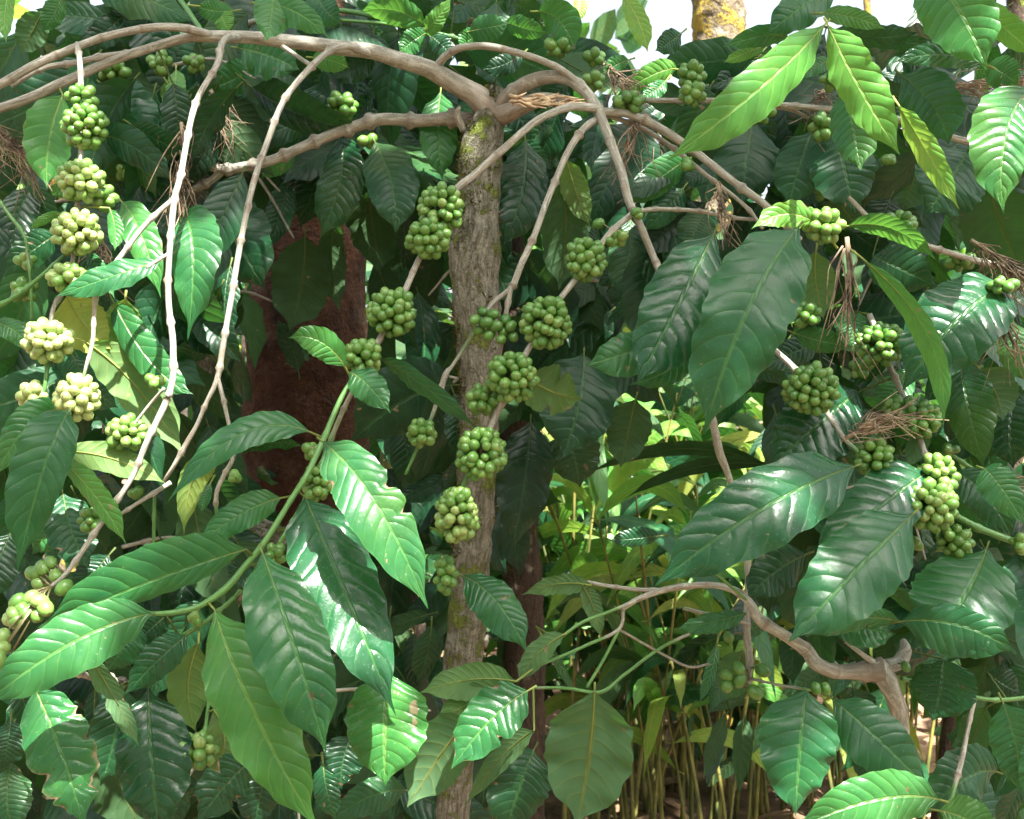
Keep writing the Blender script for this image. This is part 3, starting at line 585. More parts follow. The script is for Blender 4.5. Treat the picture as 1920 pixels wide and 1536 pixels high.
# ================================================================== LOWER RIGHT SHRUB
B = Plant('coffee_shrub', 'coffee shrub in the lower right with a knotted forked stem and broad smooth dark leaves', 'coffee shrub', ground_pt(1850, 1.25))
trunk(B, [(1850, gy(1.25)+20, 1.25, 30), (1740, 1750, 1.27, 24), (1690, 1520, 1.27, 18), (1688, 1350, 1.26, 16), (1668, 1290, 1.25, 19), (1650, 1255, 1.25, 21), (1645, 1238, 1.25, 12)], M_TWIG, ns=16, jit=.14, seed=3)
B.branch([(1655, 1258, 1.25, 20), (1610, 1262, 1.25, 15), (1560, 1262, 1.24, 14), (1525, 1245, 1.23, 15), (1510, 1222, 1.23, 14), (1470, 1192, 1.22, 12), (1425, 1160, 1.22, 12), (1405, 1128, 1.22, 9), (1375, 1105, 1.23, 8), (1330, 1095, 1.24, 6.5), (1270, 1100, 1.25, 6), (1200, 1120, 1.26, 6), (1165, 1142, 1.27, 5)], nodes=85, ns=14, seed=31, knob=.2)
B.branch([(1660, 1250, 1.25, 15), (1685, 1243, 1.26, 15), (1698, 1220, 1.27, 13), (1694, 1200, 1.28, 6)], nodes=0, ns=12, seed=32)
B.branch([(1640, 1244, 1.25, 9), (1615, 1225, 1.24, 6), (1585, 1203, 1.24, 4)], nodes=0, ns=8, seed=33)
B.branch([(1330, 1098, 1.25, 4), (1230, 1106, 1.27, 5), (1150, 1100, 1.28, 4.5), (1100, 1092, 1.28, 4)], seed=34, ns=8)
B.branch([(1195, 1125, 1.26, 4), (1140, 1148, 1.25, 4, .8), (1090, 1168, 1.24, 4, 1), (1045, 1200, 1.23, 3.5, 1)], nodes=0, seed=35, ns=8)
B.branch([(1170, 1140, 1.27, 4), (1160, 1180, 1.26, 4), (1100, 1210, 1.25, 4, 1), (1040, 1236, 1.24, 4, 1), (1005, 1250, 1.23, 3, 1)], nodes=0, seed=36, ns=8)
B.branch([(1160, 1182, 1.26, 4, .6), (1130, 1240, 1.25, 4, 1), (1100, 1290, 1.24, 4, 1)], nodes=0, seed=37, ns=8)
B.branch([(1300, 1185, 1.27, 3.5), (1230, 1220, 1.26, 4, 1), (1170, 1265, 1.25, 4, 1), (1125, 1298, 1.24, 4.5, .8), (1060, 1290, 1.24, 4, .8), (1000, 1290, 1.24, 3.5, .5)], nodes=0, seed=38, ns=8)
B.branch([(1405, 1170, 1.3, 4), (1340, 1155, 1.28, 4), (1280, 1140, 1.28, 4.5, .6)], seed=39, ns=8)
B.branch([(1160, 1180, 1.27, 3), (1230, 1220, 1.3, 3), (1290, 1250, 1.32, 3), (1330, 1245, 1.33, 3)], nodes=0, seed=40, ns=8)
B.branch([(1404, 1272, 1.3, 4), (1450, 1282, 1.27, 3), (1510, 1292, 1.23, 3.5, .6), (1560, 1305, 1.22, 3, .9)], nodes=0, seed=41, ns=8)
B.branch([(1690, 1272, 1.26, 5, .9), (1770, 1292, 1.28, 4.5, .8), (1860, 1312, 1.29, 5, .8), (1960, 1305, 1.3, 5, .9)], nodes=90, seed=42, ns=8)
B.branch([(1828, 1310, 1.29, 5), (1815, 1370, 1.27, 5), (1800, 1435, 1.25, 6), (1785, 1500, 1.23, 5, .9), (1770, 1560, 1.22, 5, 1)], nodes=100, seed=43, ns=8)
B.branch([(1400, 1125, 1.22, 4, .9), (1355, 1085, 1.19, 4, .9), (1328, 1060, 1.18, 4, 1), (1312, 1025, 1.17, 3, 1)], nodes=0, seed=44, ns=8)
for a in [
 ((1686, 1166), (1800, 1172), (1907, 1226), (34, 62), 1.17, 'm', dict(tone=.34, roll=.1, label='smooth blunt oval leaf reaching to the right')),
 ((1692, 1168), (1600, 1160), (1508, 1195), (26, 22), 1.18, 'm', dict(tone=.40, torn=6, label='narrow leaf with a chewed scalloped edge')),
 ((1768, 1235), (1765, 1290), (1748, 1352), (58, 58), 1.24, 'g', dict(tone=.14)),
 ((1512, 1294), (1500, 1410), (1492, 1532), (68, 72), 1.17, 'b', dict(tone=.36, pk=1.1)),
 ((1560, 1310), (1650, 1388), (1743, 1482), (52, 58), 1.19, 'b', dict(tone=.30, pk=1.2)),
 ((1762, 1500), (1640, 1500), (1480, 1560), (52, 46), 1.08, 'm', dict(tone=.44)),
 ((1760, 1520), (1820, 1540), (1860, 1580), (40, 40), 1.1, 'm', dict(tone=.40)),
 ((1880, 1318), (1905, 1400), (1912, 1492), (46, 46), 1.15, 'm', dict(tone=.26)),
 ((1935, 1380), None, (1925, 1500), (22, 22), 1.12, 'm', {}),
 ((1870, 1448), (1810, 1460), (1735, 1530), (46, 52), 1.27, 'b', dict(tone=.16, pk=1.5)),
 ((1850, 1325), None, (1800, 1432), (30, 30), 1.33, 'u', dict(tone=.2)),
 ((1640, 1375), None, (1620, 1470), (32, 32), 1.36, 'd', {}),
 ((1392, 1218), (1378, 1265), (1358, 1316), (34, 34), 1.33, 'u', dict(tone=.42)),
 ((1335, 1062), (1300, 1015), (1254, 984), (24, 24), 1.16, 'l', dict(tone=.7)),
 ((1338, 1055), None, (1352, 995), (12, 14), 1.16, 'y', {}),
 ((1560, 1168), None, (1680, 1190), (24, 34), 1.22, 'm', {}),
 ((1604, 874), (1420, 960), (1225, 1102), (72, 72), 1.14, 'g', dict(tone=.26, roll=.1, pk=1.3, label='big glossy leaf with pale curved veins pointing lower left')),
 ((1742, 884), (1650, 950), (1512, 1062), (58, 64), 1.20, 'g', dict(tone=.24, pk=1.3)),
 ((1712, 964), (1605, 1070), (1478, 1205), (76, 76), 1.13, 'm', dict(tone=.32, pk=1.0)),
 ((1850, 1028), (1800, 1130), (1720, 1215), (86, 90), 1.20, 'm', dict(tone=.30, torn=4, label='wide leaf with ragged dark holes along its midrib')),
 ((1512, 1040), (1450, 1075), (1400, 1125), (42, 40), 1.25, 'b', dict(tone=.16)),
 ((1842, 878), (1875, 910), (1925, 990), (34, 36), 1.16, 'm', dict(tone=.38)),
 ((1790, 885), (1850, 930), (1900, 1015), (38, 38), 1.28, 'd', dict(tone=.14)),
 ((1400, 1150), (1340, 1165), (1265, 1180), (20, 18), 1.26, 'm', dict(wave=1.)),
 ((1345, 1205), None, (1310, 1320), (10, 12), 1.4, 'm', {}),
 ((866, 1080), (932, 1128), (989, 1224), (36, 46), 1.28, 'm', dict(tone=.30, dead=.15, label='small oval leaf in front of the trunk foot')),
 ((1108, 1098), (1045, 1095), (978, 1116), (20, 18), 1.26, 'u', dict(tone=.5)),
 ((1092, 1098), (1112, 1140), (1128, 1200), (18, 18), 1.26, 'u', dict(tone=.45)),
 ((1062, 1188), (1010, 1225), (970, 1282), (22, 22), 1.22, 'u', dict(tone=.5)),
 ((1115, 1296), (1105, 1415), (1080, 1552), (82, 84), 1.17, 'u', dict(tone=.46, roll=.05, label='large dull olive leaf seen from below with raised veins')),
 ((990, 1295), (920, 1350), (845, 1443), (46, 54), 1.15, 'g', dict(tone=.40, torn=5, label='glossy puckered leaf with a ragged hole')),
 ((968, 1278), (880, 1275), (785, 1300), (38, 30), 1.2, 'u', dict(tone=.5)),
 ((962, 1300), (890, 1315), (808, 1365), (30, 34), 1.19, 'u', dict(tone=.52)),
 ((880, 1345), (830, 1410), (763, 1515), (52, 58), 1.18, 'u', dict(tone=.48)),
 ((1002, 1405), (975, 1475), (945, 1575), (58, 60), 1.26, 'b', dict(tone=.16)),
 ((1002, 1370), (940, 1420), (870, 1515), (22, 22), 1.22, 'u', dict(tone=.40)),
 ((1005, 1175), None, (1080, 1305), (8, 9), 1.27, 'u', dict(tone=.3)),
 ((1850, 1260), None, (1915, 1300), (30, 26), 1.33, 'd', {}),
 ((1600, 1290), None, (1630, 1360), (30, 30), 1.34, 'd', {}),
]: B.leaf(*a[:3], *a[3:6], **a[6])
B.berries([(1530, 1291), (1548, 1291)], 1.21, 10, .3, 11); B.berries([(1698, 1250)], 1.24, 10, .3, 12)
# ================================================================== RIGHT SHRUB
D = Plant('coffee_shrub', 'leafy coffee shrub filling the right side with big drooping leaves and slanting berry twigs', 'coffee shrub', ground_pt(2000, 1.45))
trunk(D, [(2020, gy(1.45)+20, 1.45, 34), (2010, 1700, 1.45, 30), (1985, 1100, 1.45, 26), (1960, 600, 1.45, 22), (1950, 250, 1.45, 18), (1930, 180, 1.45, 13)], M_TRUNK, ns=20, seed=4)
D.branch([(1955, 300, 1.45, 10), (1800, 260, 1.43, 8), (1640, 215, 1.42, 8), (1500, 200, 1.42, 7), (1400, 195, 1.42, 6.5), (1330, 190, 1.42, 6.5), (1210, 186, 1.43, 6)], nodes=90, seed=51)
D.branch([(1960, 520, 1.45, 9), (1800, 480, 1.40, 7), (1660, 430, 1.36, 6.5), (1590, 370, 1.36, 5)], nodes=90, seed=52)
D.branch([(1400, 560, 1.40, 6), (1440, 640, 1.36, 6), (1490, 692, 1.34, 7), (1545, 768, 1.31, 6.5), (1590, 830, 1.29, 6, .5), (1640, 870, 1.27, 6.5, 1), (1700, 915, 1.25, 7.5, 1), (1760, 950, 1.24, 8, 1), (1840, 990, 1.23, 8, 1), (1950, 1035, 1.22, 8, 1)], nodes=95, seed=53)
D.branch([(1630, 590, 1.37, 7), (1662, 672, 1.34, 7), (1690, 735, 1.32, 6.5), (1718, 800, 1.30, 6.5), (1740, 865, 1.27, 6, .2), (1752, 910, 1.25, 6, .8), (1770, 980, 1.24, 5, 1), (1790, 1020, 1.24, 4, 1)], nodes=80, seed=54)
D.branch([(1780, 850, 1.33, 5, .9), (1840, 890, 1.32, 5, .6), (1890, 920, 1.32, 4, .6)], seed=55, ns=8)
D.branch([(1436, 200, 1.42, 5), (1480, 205, 1.43, 5), (1515, 222, 1.43, 4)], nodes=0, seed=56, ns=8)
for a in [
 ((1548, 45), (1425, 165), (1250, 302), (50, 40), 1.17, 'y', dict(tone=.74, roll=-.3, pk=.7, label='long bright green leaf slanting down to the left')),
 ((1552, 48), (1612, 165), (1688, 292), (44, 40), 1.16, 'y', dict(tone=.84, roll=.15, wave=.8, pk=.7, label='pale sunlit yellow green leaf with wavy margin')),
 ((1735, -60), (1800, 20), (1850, 130), (62, 68), 1.2, 'l', dict(tone=.52)),
 ((1848, 122), (1765, 102), (1674, 118), (22, 26), 1.22, 'g', dict(tone=.34)),
 ((1822, 0), (1880, 50), (1945, 105), (26, 24), 1.3, 'y', {}),
 ((1683, 196), (1738, 285), (1799, 394), (22, 24), 1.18, 'y', dict(tone=.86, roll=.4)),
 ((1690, 140), (1750, 200), (1779, 272), (50, 50), 1.28, 'm', dict(tone=.24)),
 ((1582, 165), (1600, 240), (1614, 320), (44, 42), 1.26, 'b', dict(tone=.34)),
 ((1412, 222), (1400, 300), (1390, 388), (62, 62), 1.52, 'b', dict(tone=.20, pk=1.5)),
 ((1525, 242), (1500, 310), (1478, 388), (46, 46), 1.46, 'b', dict(tone=.28)),
 ((1568, 248), (1585, 320), (1604, 402), (58, 60), 1.44, 'b', dict(tone=.24)),
 ((1815, 282), (1780, 340), (1735, 402), (70, 66), 1.45, 'b', dict(tone=.20)),
 ((1930, 165), (1885, 260), (1882, 402), (52, 62), 1.2, 'g', dict(tone=.36, pk=1.5, label='large silvery sheened leaf hanging at the right edge')),
 ((1850, 340), (1885, 440), (1935, 565), (64, 70), 1.5, 'u', dict(tone=.25)),
 ((1478, 72), (1430, 68), (1355, 88), (20, 20), 1.35, 'm', {}),
 ((1440, 84), None, (1356, 118), (13, 13), 1.36, 'y', {}),
 ((1562, -30), (1500, 15), (1435, 66), (36, 36), 1.32, 'b', dict(tone=.34)),
 ((1540, 25), (1600, 32), (1662, 56), (18, 18), 1.22, 'p', dict(tone=.5)),
 ((1560, 55), (1640, 70), (1722, 60), (22, 22), 1.26, 'd', dict(wave=1.)),
 ((1620, 78), (1690, 78), (1765, 94), (16, 16), 1.3, 'g', {}),
 ((1560, 112), (1530, 125), (1492, 150), (15, 15), 1.3, 'm', {}),
 ((1935, 120), None, (1860, 115), (28, 28), 1.36, 'd', {}),
 ((1560, 452), (1490, 402), (1408, 430), (26, 26), 1.24, 'p', dict(tone=.86, wave=1.2, torn=3, label='crumpled sunlit leaf beside the berries')),
 ((1588, 425), (1675, 430), (1757, 490), (20, 22), 1.26, 'm', dict(tone=.52, roll=.5)),
 ((1497, 425), (1398, 590), (1320, 815), (84, 80), 1.13, 'b', dict(tone=.32, roll=-.1, pk=1.6, wave=.8, label='very large dull bluish green leaf hanging to a sharp tip')),
 ((1340, 435), (1272, 570), (1192, 722), (82, 66), 1.19, 'g', dict(tone=.22, pk=1.5)),
 ((1245, 640), (1180, 660), (1098, 686), (44, 40), 1.22, 'm', dict(tone=.46)),
 ((1300, 640), (1260, 690), (1178, 722), (26, 26), 1.215, 'm', dict(tone=.42)),
 ((1610, 735), (1540, 790), (1440, 880), (76, 70), 1.32, 'g', dict(tone=.16)),
 ((1640, 770), None, (1590, 880), (50, 50), 1.34, 'd', {}),
 ((1892, 535), (1795, 600), (1692, 732), (74, 78), 1.26, 'g', dict(tone=.20, roll=.2)),
 ((1610, 480), (1738, 628), (1768, 802), (16, 26), 1.16, 'l', dict(tone=.60, roll=.55, label='narrow twisted leaf folded edge on')),
 ((1800, 680), (1818, 770), (1846, 882), (44, 46), 1.32, 'g', dict(tone=.14, pk=2)),
 ((1835, 690), None, (1880, 790), (40, 40), 1.36, 'u', dict(tone=.3)),
 ((1905, 730), None, (1900, 880), (50, 50), 1.4, 'g', dict(tone=.08)),
 ((1635, 480), (1680, 500), (1760, 540), (46, 46), 1.34, 'd', {}),
 ((1530, 470), (1530, 530), (1545, 600), (36, 36), 1.42, 'u', dict(tone=.55)),
 ((1590, 580), None, (1600, 660), (30, 30), 1.38, 'm', {}),
 ((1490, 625), (1540, 640), (1600, 650), (24, 22), 1.4, 'm', {}),
 ((1700, 690), None, (1640, 770), (30, 30), 1.37, 'm', {}),
 ((1540, 640), None, (1420, 690), (28, 28), 1.42, 'd', {}),
 ((1320, 400), None, (1290, 470), (36, 36), 1.5, 'd', {}),
 ((1740, 760), None, (1700, 880), (20, 20), 1.3, 'u', {}),
 ((1900, 600), None, (1930, 720), (36, 36), 1.42, 'm', {}),
 ((1560, 360), None, (1610, 430), (36, 36), 1.48, 'u', dict(tone=.3)),
 ((1670, 370), None, (1650, 450), (40, 40), 1.5, 'd', {}),
 ((1850, 120), None, (1910, 160), (30, 30), 1.34, 'm', {}),
 ((1730, 290), None, (1690, 400), (40, 40), 1.55, 'u', dict(tone=.3)),
 ((1440, 440), None, (1420, 560), (44, 44), 1.45, 'd', {}),
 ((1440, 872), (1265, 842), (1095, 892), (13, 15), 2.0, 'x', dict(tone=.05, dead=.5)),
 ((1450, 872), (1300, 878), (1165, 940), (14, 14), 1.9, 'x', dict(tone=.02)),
]: D.leaf(*a[:3], *a[3:6], **a[6])
for a in [(1520, 730, 51, 48, 1.27), (1650, 646, 45, 40, 1.31), (1690, 770, 34, 28, 1.3), (1725, 785, 40, 36, 1.28), (1640, 860, 36, 40, 1.24), (1758, 895, 36, 46, 1.23, 11, .5), (1745, 948, 48, 48, 1.21, 11, .5), (1790, 1017, 32, 32, 1.23), (1510, 590, 30, 24, 1.38), (1612, 690, 22, 20, 1.33), (1880, 535, 26, 18, 1.25), (1800, 490, 26, 20, 1.42),
  (1545, 425, 36, 36, 1.25, 12, .5), (1685, 422, 32, 26, 1.36), (1548, 358, 26, 16, 1.45), (1668, 300, 14, 14, 1.4), (1045, 90, 28, 18, 1.5), (1115, 108, 20, 16, 1.48), (1115, 152, 20, 20, 1.46), (1180, 192, 32, 22, 1.42), (1297, 140, 26, 26, 1.41), (1297, 175, 26, 24, 1.40), (1425, 207, 30, 28, 1.4), (1540, 240, 20, 30, 1.41), (1560, 150, 24, 20, 1.4), (1450, 620, 18, 22, 1.36), (1715, 1020, 14, 14, 1.27), (1780, 845, 18, 16, 1.33), (1910, 1020, 16, 22, 1.2), (1290, 310, 16, 12, 1.41)]:
    D.cluster(a[0], a[1], a[2], a[3], a[4], a[5] if len(a) > 5 else 10.5, a[6] if len(a) > 6 else .30)
# ================================================================== LOWER LEFT SHRUB
E = Plant('coffee_shrub', 'low coffee shrub in the lower left with glossy blistered leaves, some torn and browned', 'coffee shrub', ground_pt(250, 1.7))
trunk(E, [(250, gy(1.7)+20, 1.7, 46), (270, 1500, 1.72, 44), (300, 1150, 1.75, 42), (345, 1000, 1.78, 38), (400, 985, 1.8, 36), (470, 1000, 1.82, 32), (560, 1025, 1.85, 28), (640, 1030, 1.9, 20)], M_TRUNK, ns=22, jit=.3, seed=6)
E.branch([(300, 1120, 1.75, 12), (330, 1250, 1.5, 8), (385, 1290, 1.3, 5, .3), (388, 1340, 1.25, 4, .9), (375, 1400, 1.22, 4, .9)], seed=61)
E.branch([(280, 1300, 1.7, 14), (180, 1270, 1.45, 8), (90, 1260, 1.3, 6), (40, 1280, 1.25, 5, .6)], seed=62)
E.branch([(440, 1120, 1.3, 5, 1), (380, 1170, 1.28, 5, 1), (330, 1200, 1.28, 4, 1), (230, 1290, 1.28, 4, .8)], seed=63, ns=8)
E.branch([(290, 930, 1.4, 4, .9), (288, 1010, 1.4, 4, .9), (280, 1060, 1.4, 4, .6)], seed=64, ns=8)
E.branch([(320, 905, 1.4, 6), (270, 935, 1.38, 5), (225, 965, 1.38, 4)], seed=65, ns=8)
for a in [
 ((62, 1285), (115, 1410), (158, 1550), (58, 60), 1.10, 'g', dict(tone=.42, torn=8, dead=.45, pk=1.4, label='sunlit leaf with torn brown edges')),
 ((278, 1290), (285, 1430), (300, 1570), (68, 66), 1.18, 'g', dict(tone=.16, pk=1.8)),
 ((225, 1285), (215, 1380), (188, 1475), (46, 46), 1.24, 'd', {}),
 ((352, 1190), (300, 1235), (232, 1305), (32, 34), 1.2, 'd', dict(tone=.22)),
 ((163, 1225), (215, 1310), (262, 1402), (18, 22), 1.13, 'u', dict(tone=.4, torn=4)),
 ((372, 1205), (352, 1290), (368, 1375), (38, 40), 1.24, 'v', dict(tone=.66)),
 ((400, 1330), (420, 1395), (392, 1460), (42, 40), 1.26, 'v', dict(tone=.60)),
 ((475, 1425), (425, 1470), (368, 1545), (42, 46), 1.16, 'g', dict(tone=.20, torn=5, dead=.2)),
 ((255, 1168), (230, 1215), (198, 1262), (36, 36), 1.26, 'm', dict(tone=.3)),
 ((312, 1155), None, (250, 1210), (30, 30), 1.27, 'd', {}),
 ((728, 1262), (722, 1360), (722, 1475), (78, 74), 1.17, 'g', dict(tone=.52, dead=.12, pk=1.2, label='wavy glossy bright leaf below the fan')),
 ((762, 1482), (690, 1495), (615, 1545), (32, 32), 1.28, 'b', dict(tone=.2)),
 ((300, 1420), (320, 1480), (330, 1560), (40, 40), 1.22, 'd', {}),
 ((20, 1440), None, (30, 1570), (40, 40), 1.2, 'b', dict(tone=.2)),
 ((605, 1430), None, (630, 1540), (22, 26), 1.14, 'g', dict(tone=.3)),
 ((90, 1190), None, (75, 1290), (34, 34), 1.22, 'd', {}),
 ((510, 1440), None, (480, 1550), (40, 40), 1.26, 'd', {}),
 ((660, 1380), None, (640, 1480), (40, 40), 1.3, 'd', {}),
 ((150, 1150), None, (190, 1240), (30, 30), 1.3, 'd', {}),
 ((205, 1040), None, (150, 1130), (36, 36), 1.35, 'd', {}),
 ((100, 950), None, (60, 1040), (30, 30), 1.34, 'm', {}),
 ((20, 1350), None, (5, 1440), (34, 34), 1.2, 'd', {}),
]: E.leaf(*a[:3], *a[3:6], **a[6])
E.cluster(372, 1405, 38, 35, 1.19, 12.5, .42); E.cluster(365, 1160, 14, 14, 1.26); E.cluster(255, 925, 14, 12, 1.4)
# ================================================================== TOP LEFT SHRUB (leaves above the long limb)
G = Plant('coffee_shrub', 'coffee shrub behind the long limb with pale leaves fringing the top left', 'coffee shrub', ground_pt(430, 1.95))
trunk(G, [(430, gy(1.95)+20, 1.95, 26), (420, 1500, 1.95, 24), (400, 900, 1.95, 22), (380, 300, 1.9, 17), (400, 60, 1.8, 12), (420, -40, 1.75, 9)], M_TRUNK, ns=16, seed=7)
G.branch([(400, 60, 1.8, 8), (520, 30, 1.7, 6, .5), (640, 20, 1.65, 6, .9), (800, 60, 1.6, 6, 1), (870, 75, 1.6, 5, 1)], seed=71, ns=8)
G.branch([(330, -10, 1.5, 6, 1), (355, 25, 1.46, 6, 1), (380, 60, 1.43, 5.5, 1)], nodes=0, seed=72, ns=8)
G.branch([(800, 60, 1.6, 4, 1), (720, 45, 1.6, 4, 1), (640, 38, 1.6, 4, 1)], nodes=0, seed=73, ns=8)
G.branch([(385, 300, 1.9, 9), (250, 200, 1.8, 7), (100, 150, 1.7, 6), (-30, 130, 1.7, 5)], seed=74, ns=8)
for a in [
 ((25, -45), None, (12, 80), (16, 18), 1.3, 'y', dict(tone=.8)),
 ((512, -35), None, (498, 78), (38, 34), 1.36, 'p', dict(tone=.48)),
 ((480, 5), (550, 20), (618, 72), (26, 30), 1.37, 'p', dict(tone=.46)),
 ((590, -20), None, (640, 45), (30, 30), 1.44, 'b', dict(tone=.3)),
 ((800, 50), (740, 20), (675, 22), (28, 24), 1.56, 'p', dict(tone=.58)),
 ((795, 58), (815, 40), (850, -10), (18, 18), 1.56, 'p', dict(tone=.6)),
 ((800, 62), None, (748, 100), (22, 22), 1.58, 'm', {}),
 ((805, 66), None, (852, 112), (20, 20), 1.58, 'd', {}),
 ((878, 60), None, (956, 44), (24, 26), 1.52, 'p', dict(tone=.44)),
 ((900, 66), None, (862, 92), (20, 20), 1.54, 'm', {}),
 ((1008, 22), (1050, 40), (1078, 95), (34, 34), 1.5, 'm', dict(tone=.5)),
 ((945, 40), None, (1030, 62), (20, 20), 1.54, 'm', {}),
 ((1165, -12), (1198, 40), (1214, 98), (18, 22), 1.35, 'y', dict(tone=.92)),
 ((1278, 62), None, (1228, 96), (22, 22), 1.42, 'd', {}),
 ((1092, -20), None, (1086, 42), (14, 14), 1.5, 'y', dict(tone=1.)),
 ((1180, 112), None, (1128, 140), (16, 16), 1.5, 'p', dict(tone=.6)),
 ((1270, 130), (1225, 140), (1150, 185), (22, 22), 1.52, 'y', dict(tone=.85)),
 ((1250, 150), None, (1200, 185), (16, 16), 1.5, 'm', {}),
 ((440, 20), None, (365, 10), (20, 20), 1.5, 'm', dict(tone=.5)),
 ((410, 15), None, (430, 60), (20, 18), 1.5, 'y', dict(tone=.75)),
 ((80, 20), None, (36, 102), (28, 28), 1.55, 'x', dict(tone=.3)),
 ((120, -10), None, (80, 60), (20, 20), 1.5, 'b', dict(tone=.3)),
 ((240, 20), None, (150, 90), (26, 26), 1.6, 'd', {}),
 ((275, -10), None, (230, 40), (22, 22), 1.6, 'd', {}),
 ((700, 100), None, (620, 140), (26, 26), 1.62, 'd', {}),
 ((760, 150), None, (680, 165), (26, 26), 1.66, 'd', {}),
 ((480, 120), None, (400, 165), (30, 30), 1.62, 'm', {}),
 ((310, 150), None, (350, 230), (26, 26), 1.6, 'u', dict(tone=.7)),
 ((330, 130), None, (325, 200), (18, 18), 1.6, 'y', dict(tone=.75)),
 ((980, 100), None, (905, 130), (20, 20), 1.56, 'd', {}),
 ((660, 80), None, (720, 60), (24, 24), 1.62, 'm', {}),
 ((850, 20), None, (800, -15), (18, 18), 1.6, 'd', {}),
 ((640, 60), None, (560, 40), (20, 20), 1.6, 'b', {}),
 ((1010, 40), None, (960, 5), (24, 24), 1.6, 'd', {}),
]: G.leaf(*a[:3], *a[3:6], **a[6])
# ================================================================== undergrowth behind, in shade
def windows(x, y):
    if y < 100 and 1085 < x < 1300: return True
    if y < 40 and (1290 < x < 1710 or x < 60): return True
    if y < 120 and (x < 40 or 205 < x < 235): return True
    if 1080 < x < 1440 and 760 < y: return True
    if 990 < x < 1440 and 1120 < y: return True
    if 470 < x < 690 and 380 < y < 960: return True
    if 1400 < x < 1900 and 1290 < y: return x < 1800
    if 1480 < x < 1530 and 140 < y < 240: return True
    return False
H = Plant('coffee_shrub', 'shaded dark coffee shrub standing behind the mossy trunk', 'coffee shrub', ground_pt(980, 2.0))
trunk(H, [(980, gy(2.0)+10, 2.0, 40), (985, 1300, 2.0, 38), (975, 1000, 2.0, 36), (960, 600, 2.0, 30), (950, 300, 2.0, 22), (955, 150, 2.0, 12)], M_DARKBARK, ns=14, seed=9)
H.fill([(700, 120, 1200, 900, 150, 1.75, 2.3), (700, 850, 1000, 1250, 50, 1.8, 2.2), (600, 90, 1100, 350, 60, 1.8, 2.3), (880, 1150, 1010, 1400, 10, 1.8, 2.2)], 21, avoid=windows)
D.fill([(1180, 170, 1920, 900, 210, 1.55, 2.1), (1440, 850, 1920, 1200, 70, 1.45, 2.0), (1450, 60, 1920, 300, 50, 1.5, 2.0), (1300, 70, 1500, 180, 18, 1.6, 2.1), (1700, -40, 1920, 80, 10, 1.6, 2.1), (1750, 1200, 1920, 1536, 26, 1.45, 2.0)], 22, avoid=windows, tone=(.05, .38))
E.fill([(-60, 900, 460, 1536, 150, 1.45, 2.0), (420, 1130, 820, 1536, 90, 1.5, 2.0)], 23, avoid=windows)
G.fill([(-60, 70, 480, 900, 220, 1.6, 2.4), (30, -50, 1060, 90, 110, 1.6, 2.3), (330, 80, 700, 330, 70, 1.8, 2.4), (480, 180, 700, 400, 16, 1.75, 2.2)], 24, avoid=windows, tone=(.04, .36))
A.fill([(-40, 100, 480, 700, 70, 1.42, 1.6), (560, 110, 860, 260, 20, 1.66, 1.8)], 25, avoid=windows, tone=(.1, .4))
for pl, k, (x0, y0, x1, y1), dd in ((G, 7, (0, 90, 460, 700), 1.6), (E, 6, (20, 950, 700, 1450), 1.45), (D, 7, (1250, 200, 1900, 1000), 1.55), (H, 6, (700, 250, 1150, 750), 1.75)):
    R = random.Random(900+k+x0)
    for q in range(k):
        x = R.uniform(x0, x1); y = R.uniform(y0, y1); an = R.uniform(-.6, 3.6); L2 = R.uniform(120, 260); de = dd+R.uniform(-.05, .15)
        pl.branch([(x, y, de, R.uniform(3, 5.5)), (x+math.cos(an)*L2*.5, y+math.sin(an)*L2*.4-15, de-.02, 3.5), (x+math.cos(an)*L2, y+math.sin(an)*L2*.9+20, de-.03, 2.2)], nodes=70, ns=8, seed=910+q)
def back_shrub(x, d, h, w, n, seed, label, tone=(.04, .25)):
    pl = Plant('coffee_shrub', label, 'coffee shrub', ground_pt(x, d)); R = random.Random(seed)
    base = np.array(pl.root.location); b = Buf()
    for k in range(3):
        a = R.uniform(0, 6.28); p = [np.append(base+np.array([0, 0, -.05]), [.03, 0])]
        for q in range(1, 5): p.append(np.append(base+np.array([math.cos(a)*w*.25*q/4+R.uniform(-.05, .05), math.sin(a)*w*.25*q/4, h*.9*q/4]), [.03*(1-q/5), 0]))
        sp = spline(p, .05); tube_geo(b, sp[:, :3], sp[:, 3], 8)
    b.build('stem', M_DARKBARK, pl.root); b = Buf()
    for _ in range(n):
        a = R.uniform(0, 6.28); rr = w*math.sqrt(R.random())*.5; z = R.uniform(.12, 1)*h; rr *= 1.15-.6*abs(z/h-.5)
        B0 = base+np.array([math.cos(a)*rr, math.sin(a)*rr, z]); L = R.uniform(.13, .22); dr = nrm(np.array([math.cos(a)+R.uniform(-.8, .8), math.sin(a)+R.uniform(-.8, .8), R.uniform(-1.6, .2)]))
        T0 = B0+dr*L; Mi = (B0+T0)/2+np.array([0, 0, .015])
        leaf_geo(b, B0, Mi, T0, L*.2*R.uniform(.5, 1), L*.2*R.uniform(.5, 1), R.uniform(-1, 1), .15, R.choice((1, 1, 1, -1)), 2, 8, R.uniform(*tone), R.uniform(.3, .9), 0, 0, R.randrange(9999), .6, 1., B0-dr*.01)
    b.build('crown', M_LEAF, pl.root)
bs = [(150, 3.0, 2.1, 1.7, 420), (760, 3.3, 1.75, 1.2, 260), (1000, 4.0, 1.9, 1.4, 280), (1750, 2.9, 2.05, 1.5, 400), (1480, 3.8, 1.95, 1.3, 260), (-250, 4.2, 2.2, 2.0, 300), (2200, 4.0, 2.2, 2.0, 300), (400, 4.6, 2.3, 2.2, 320)]
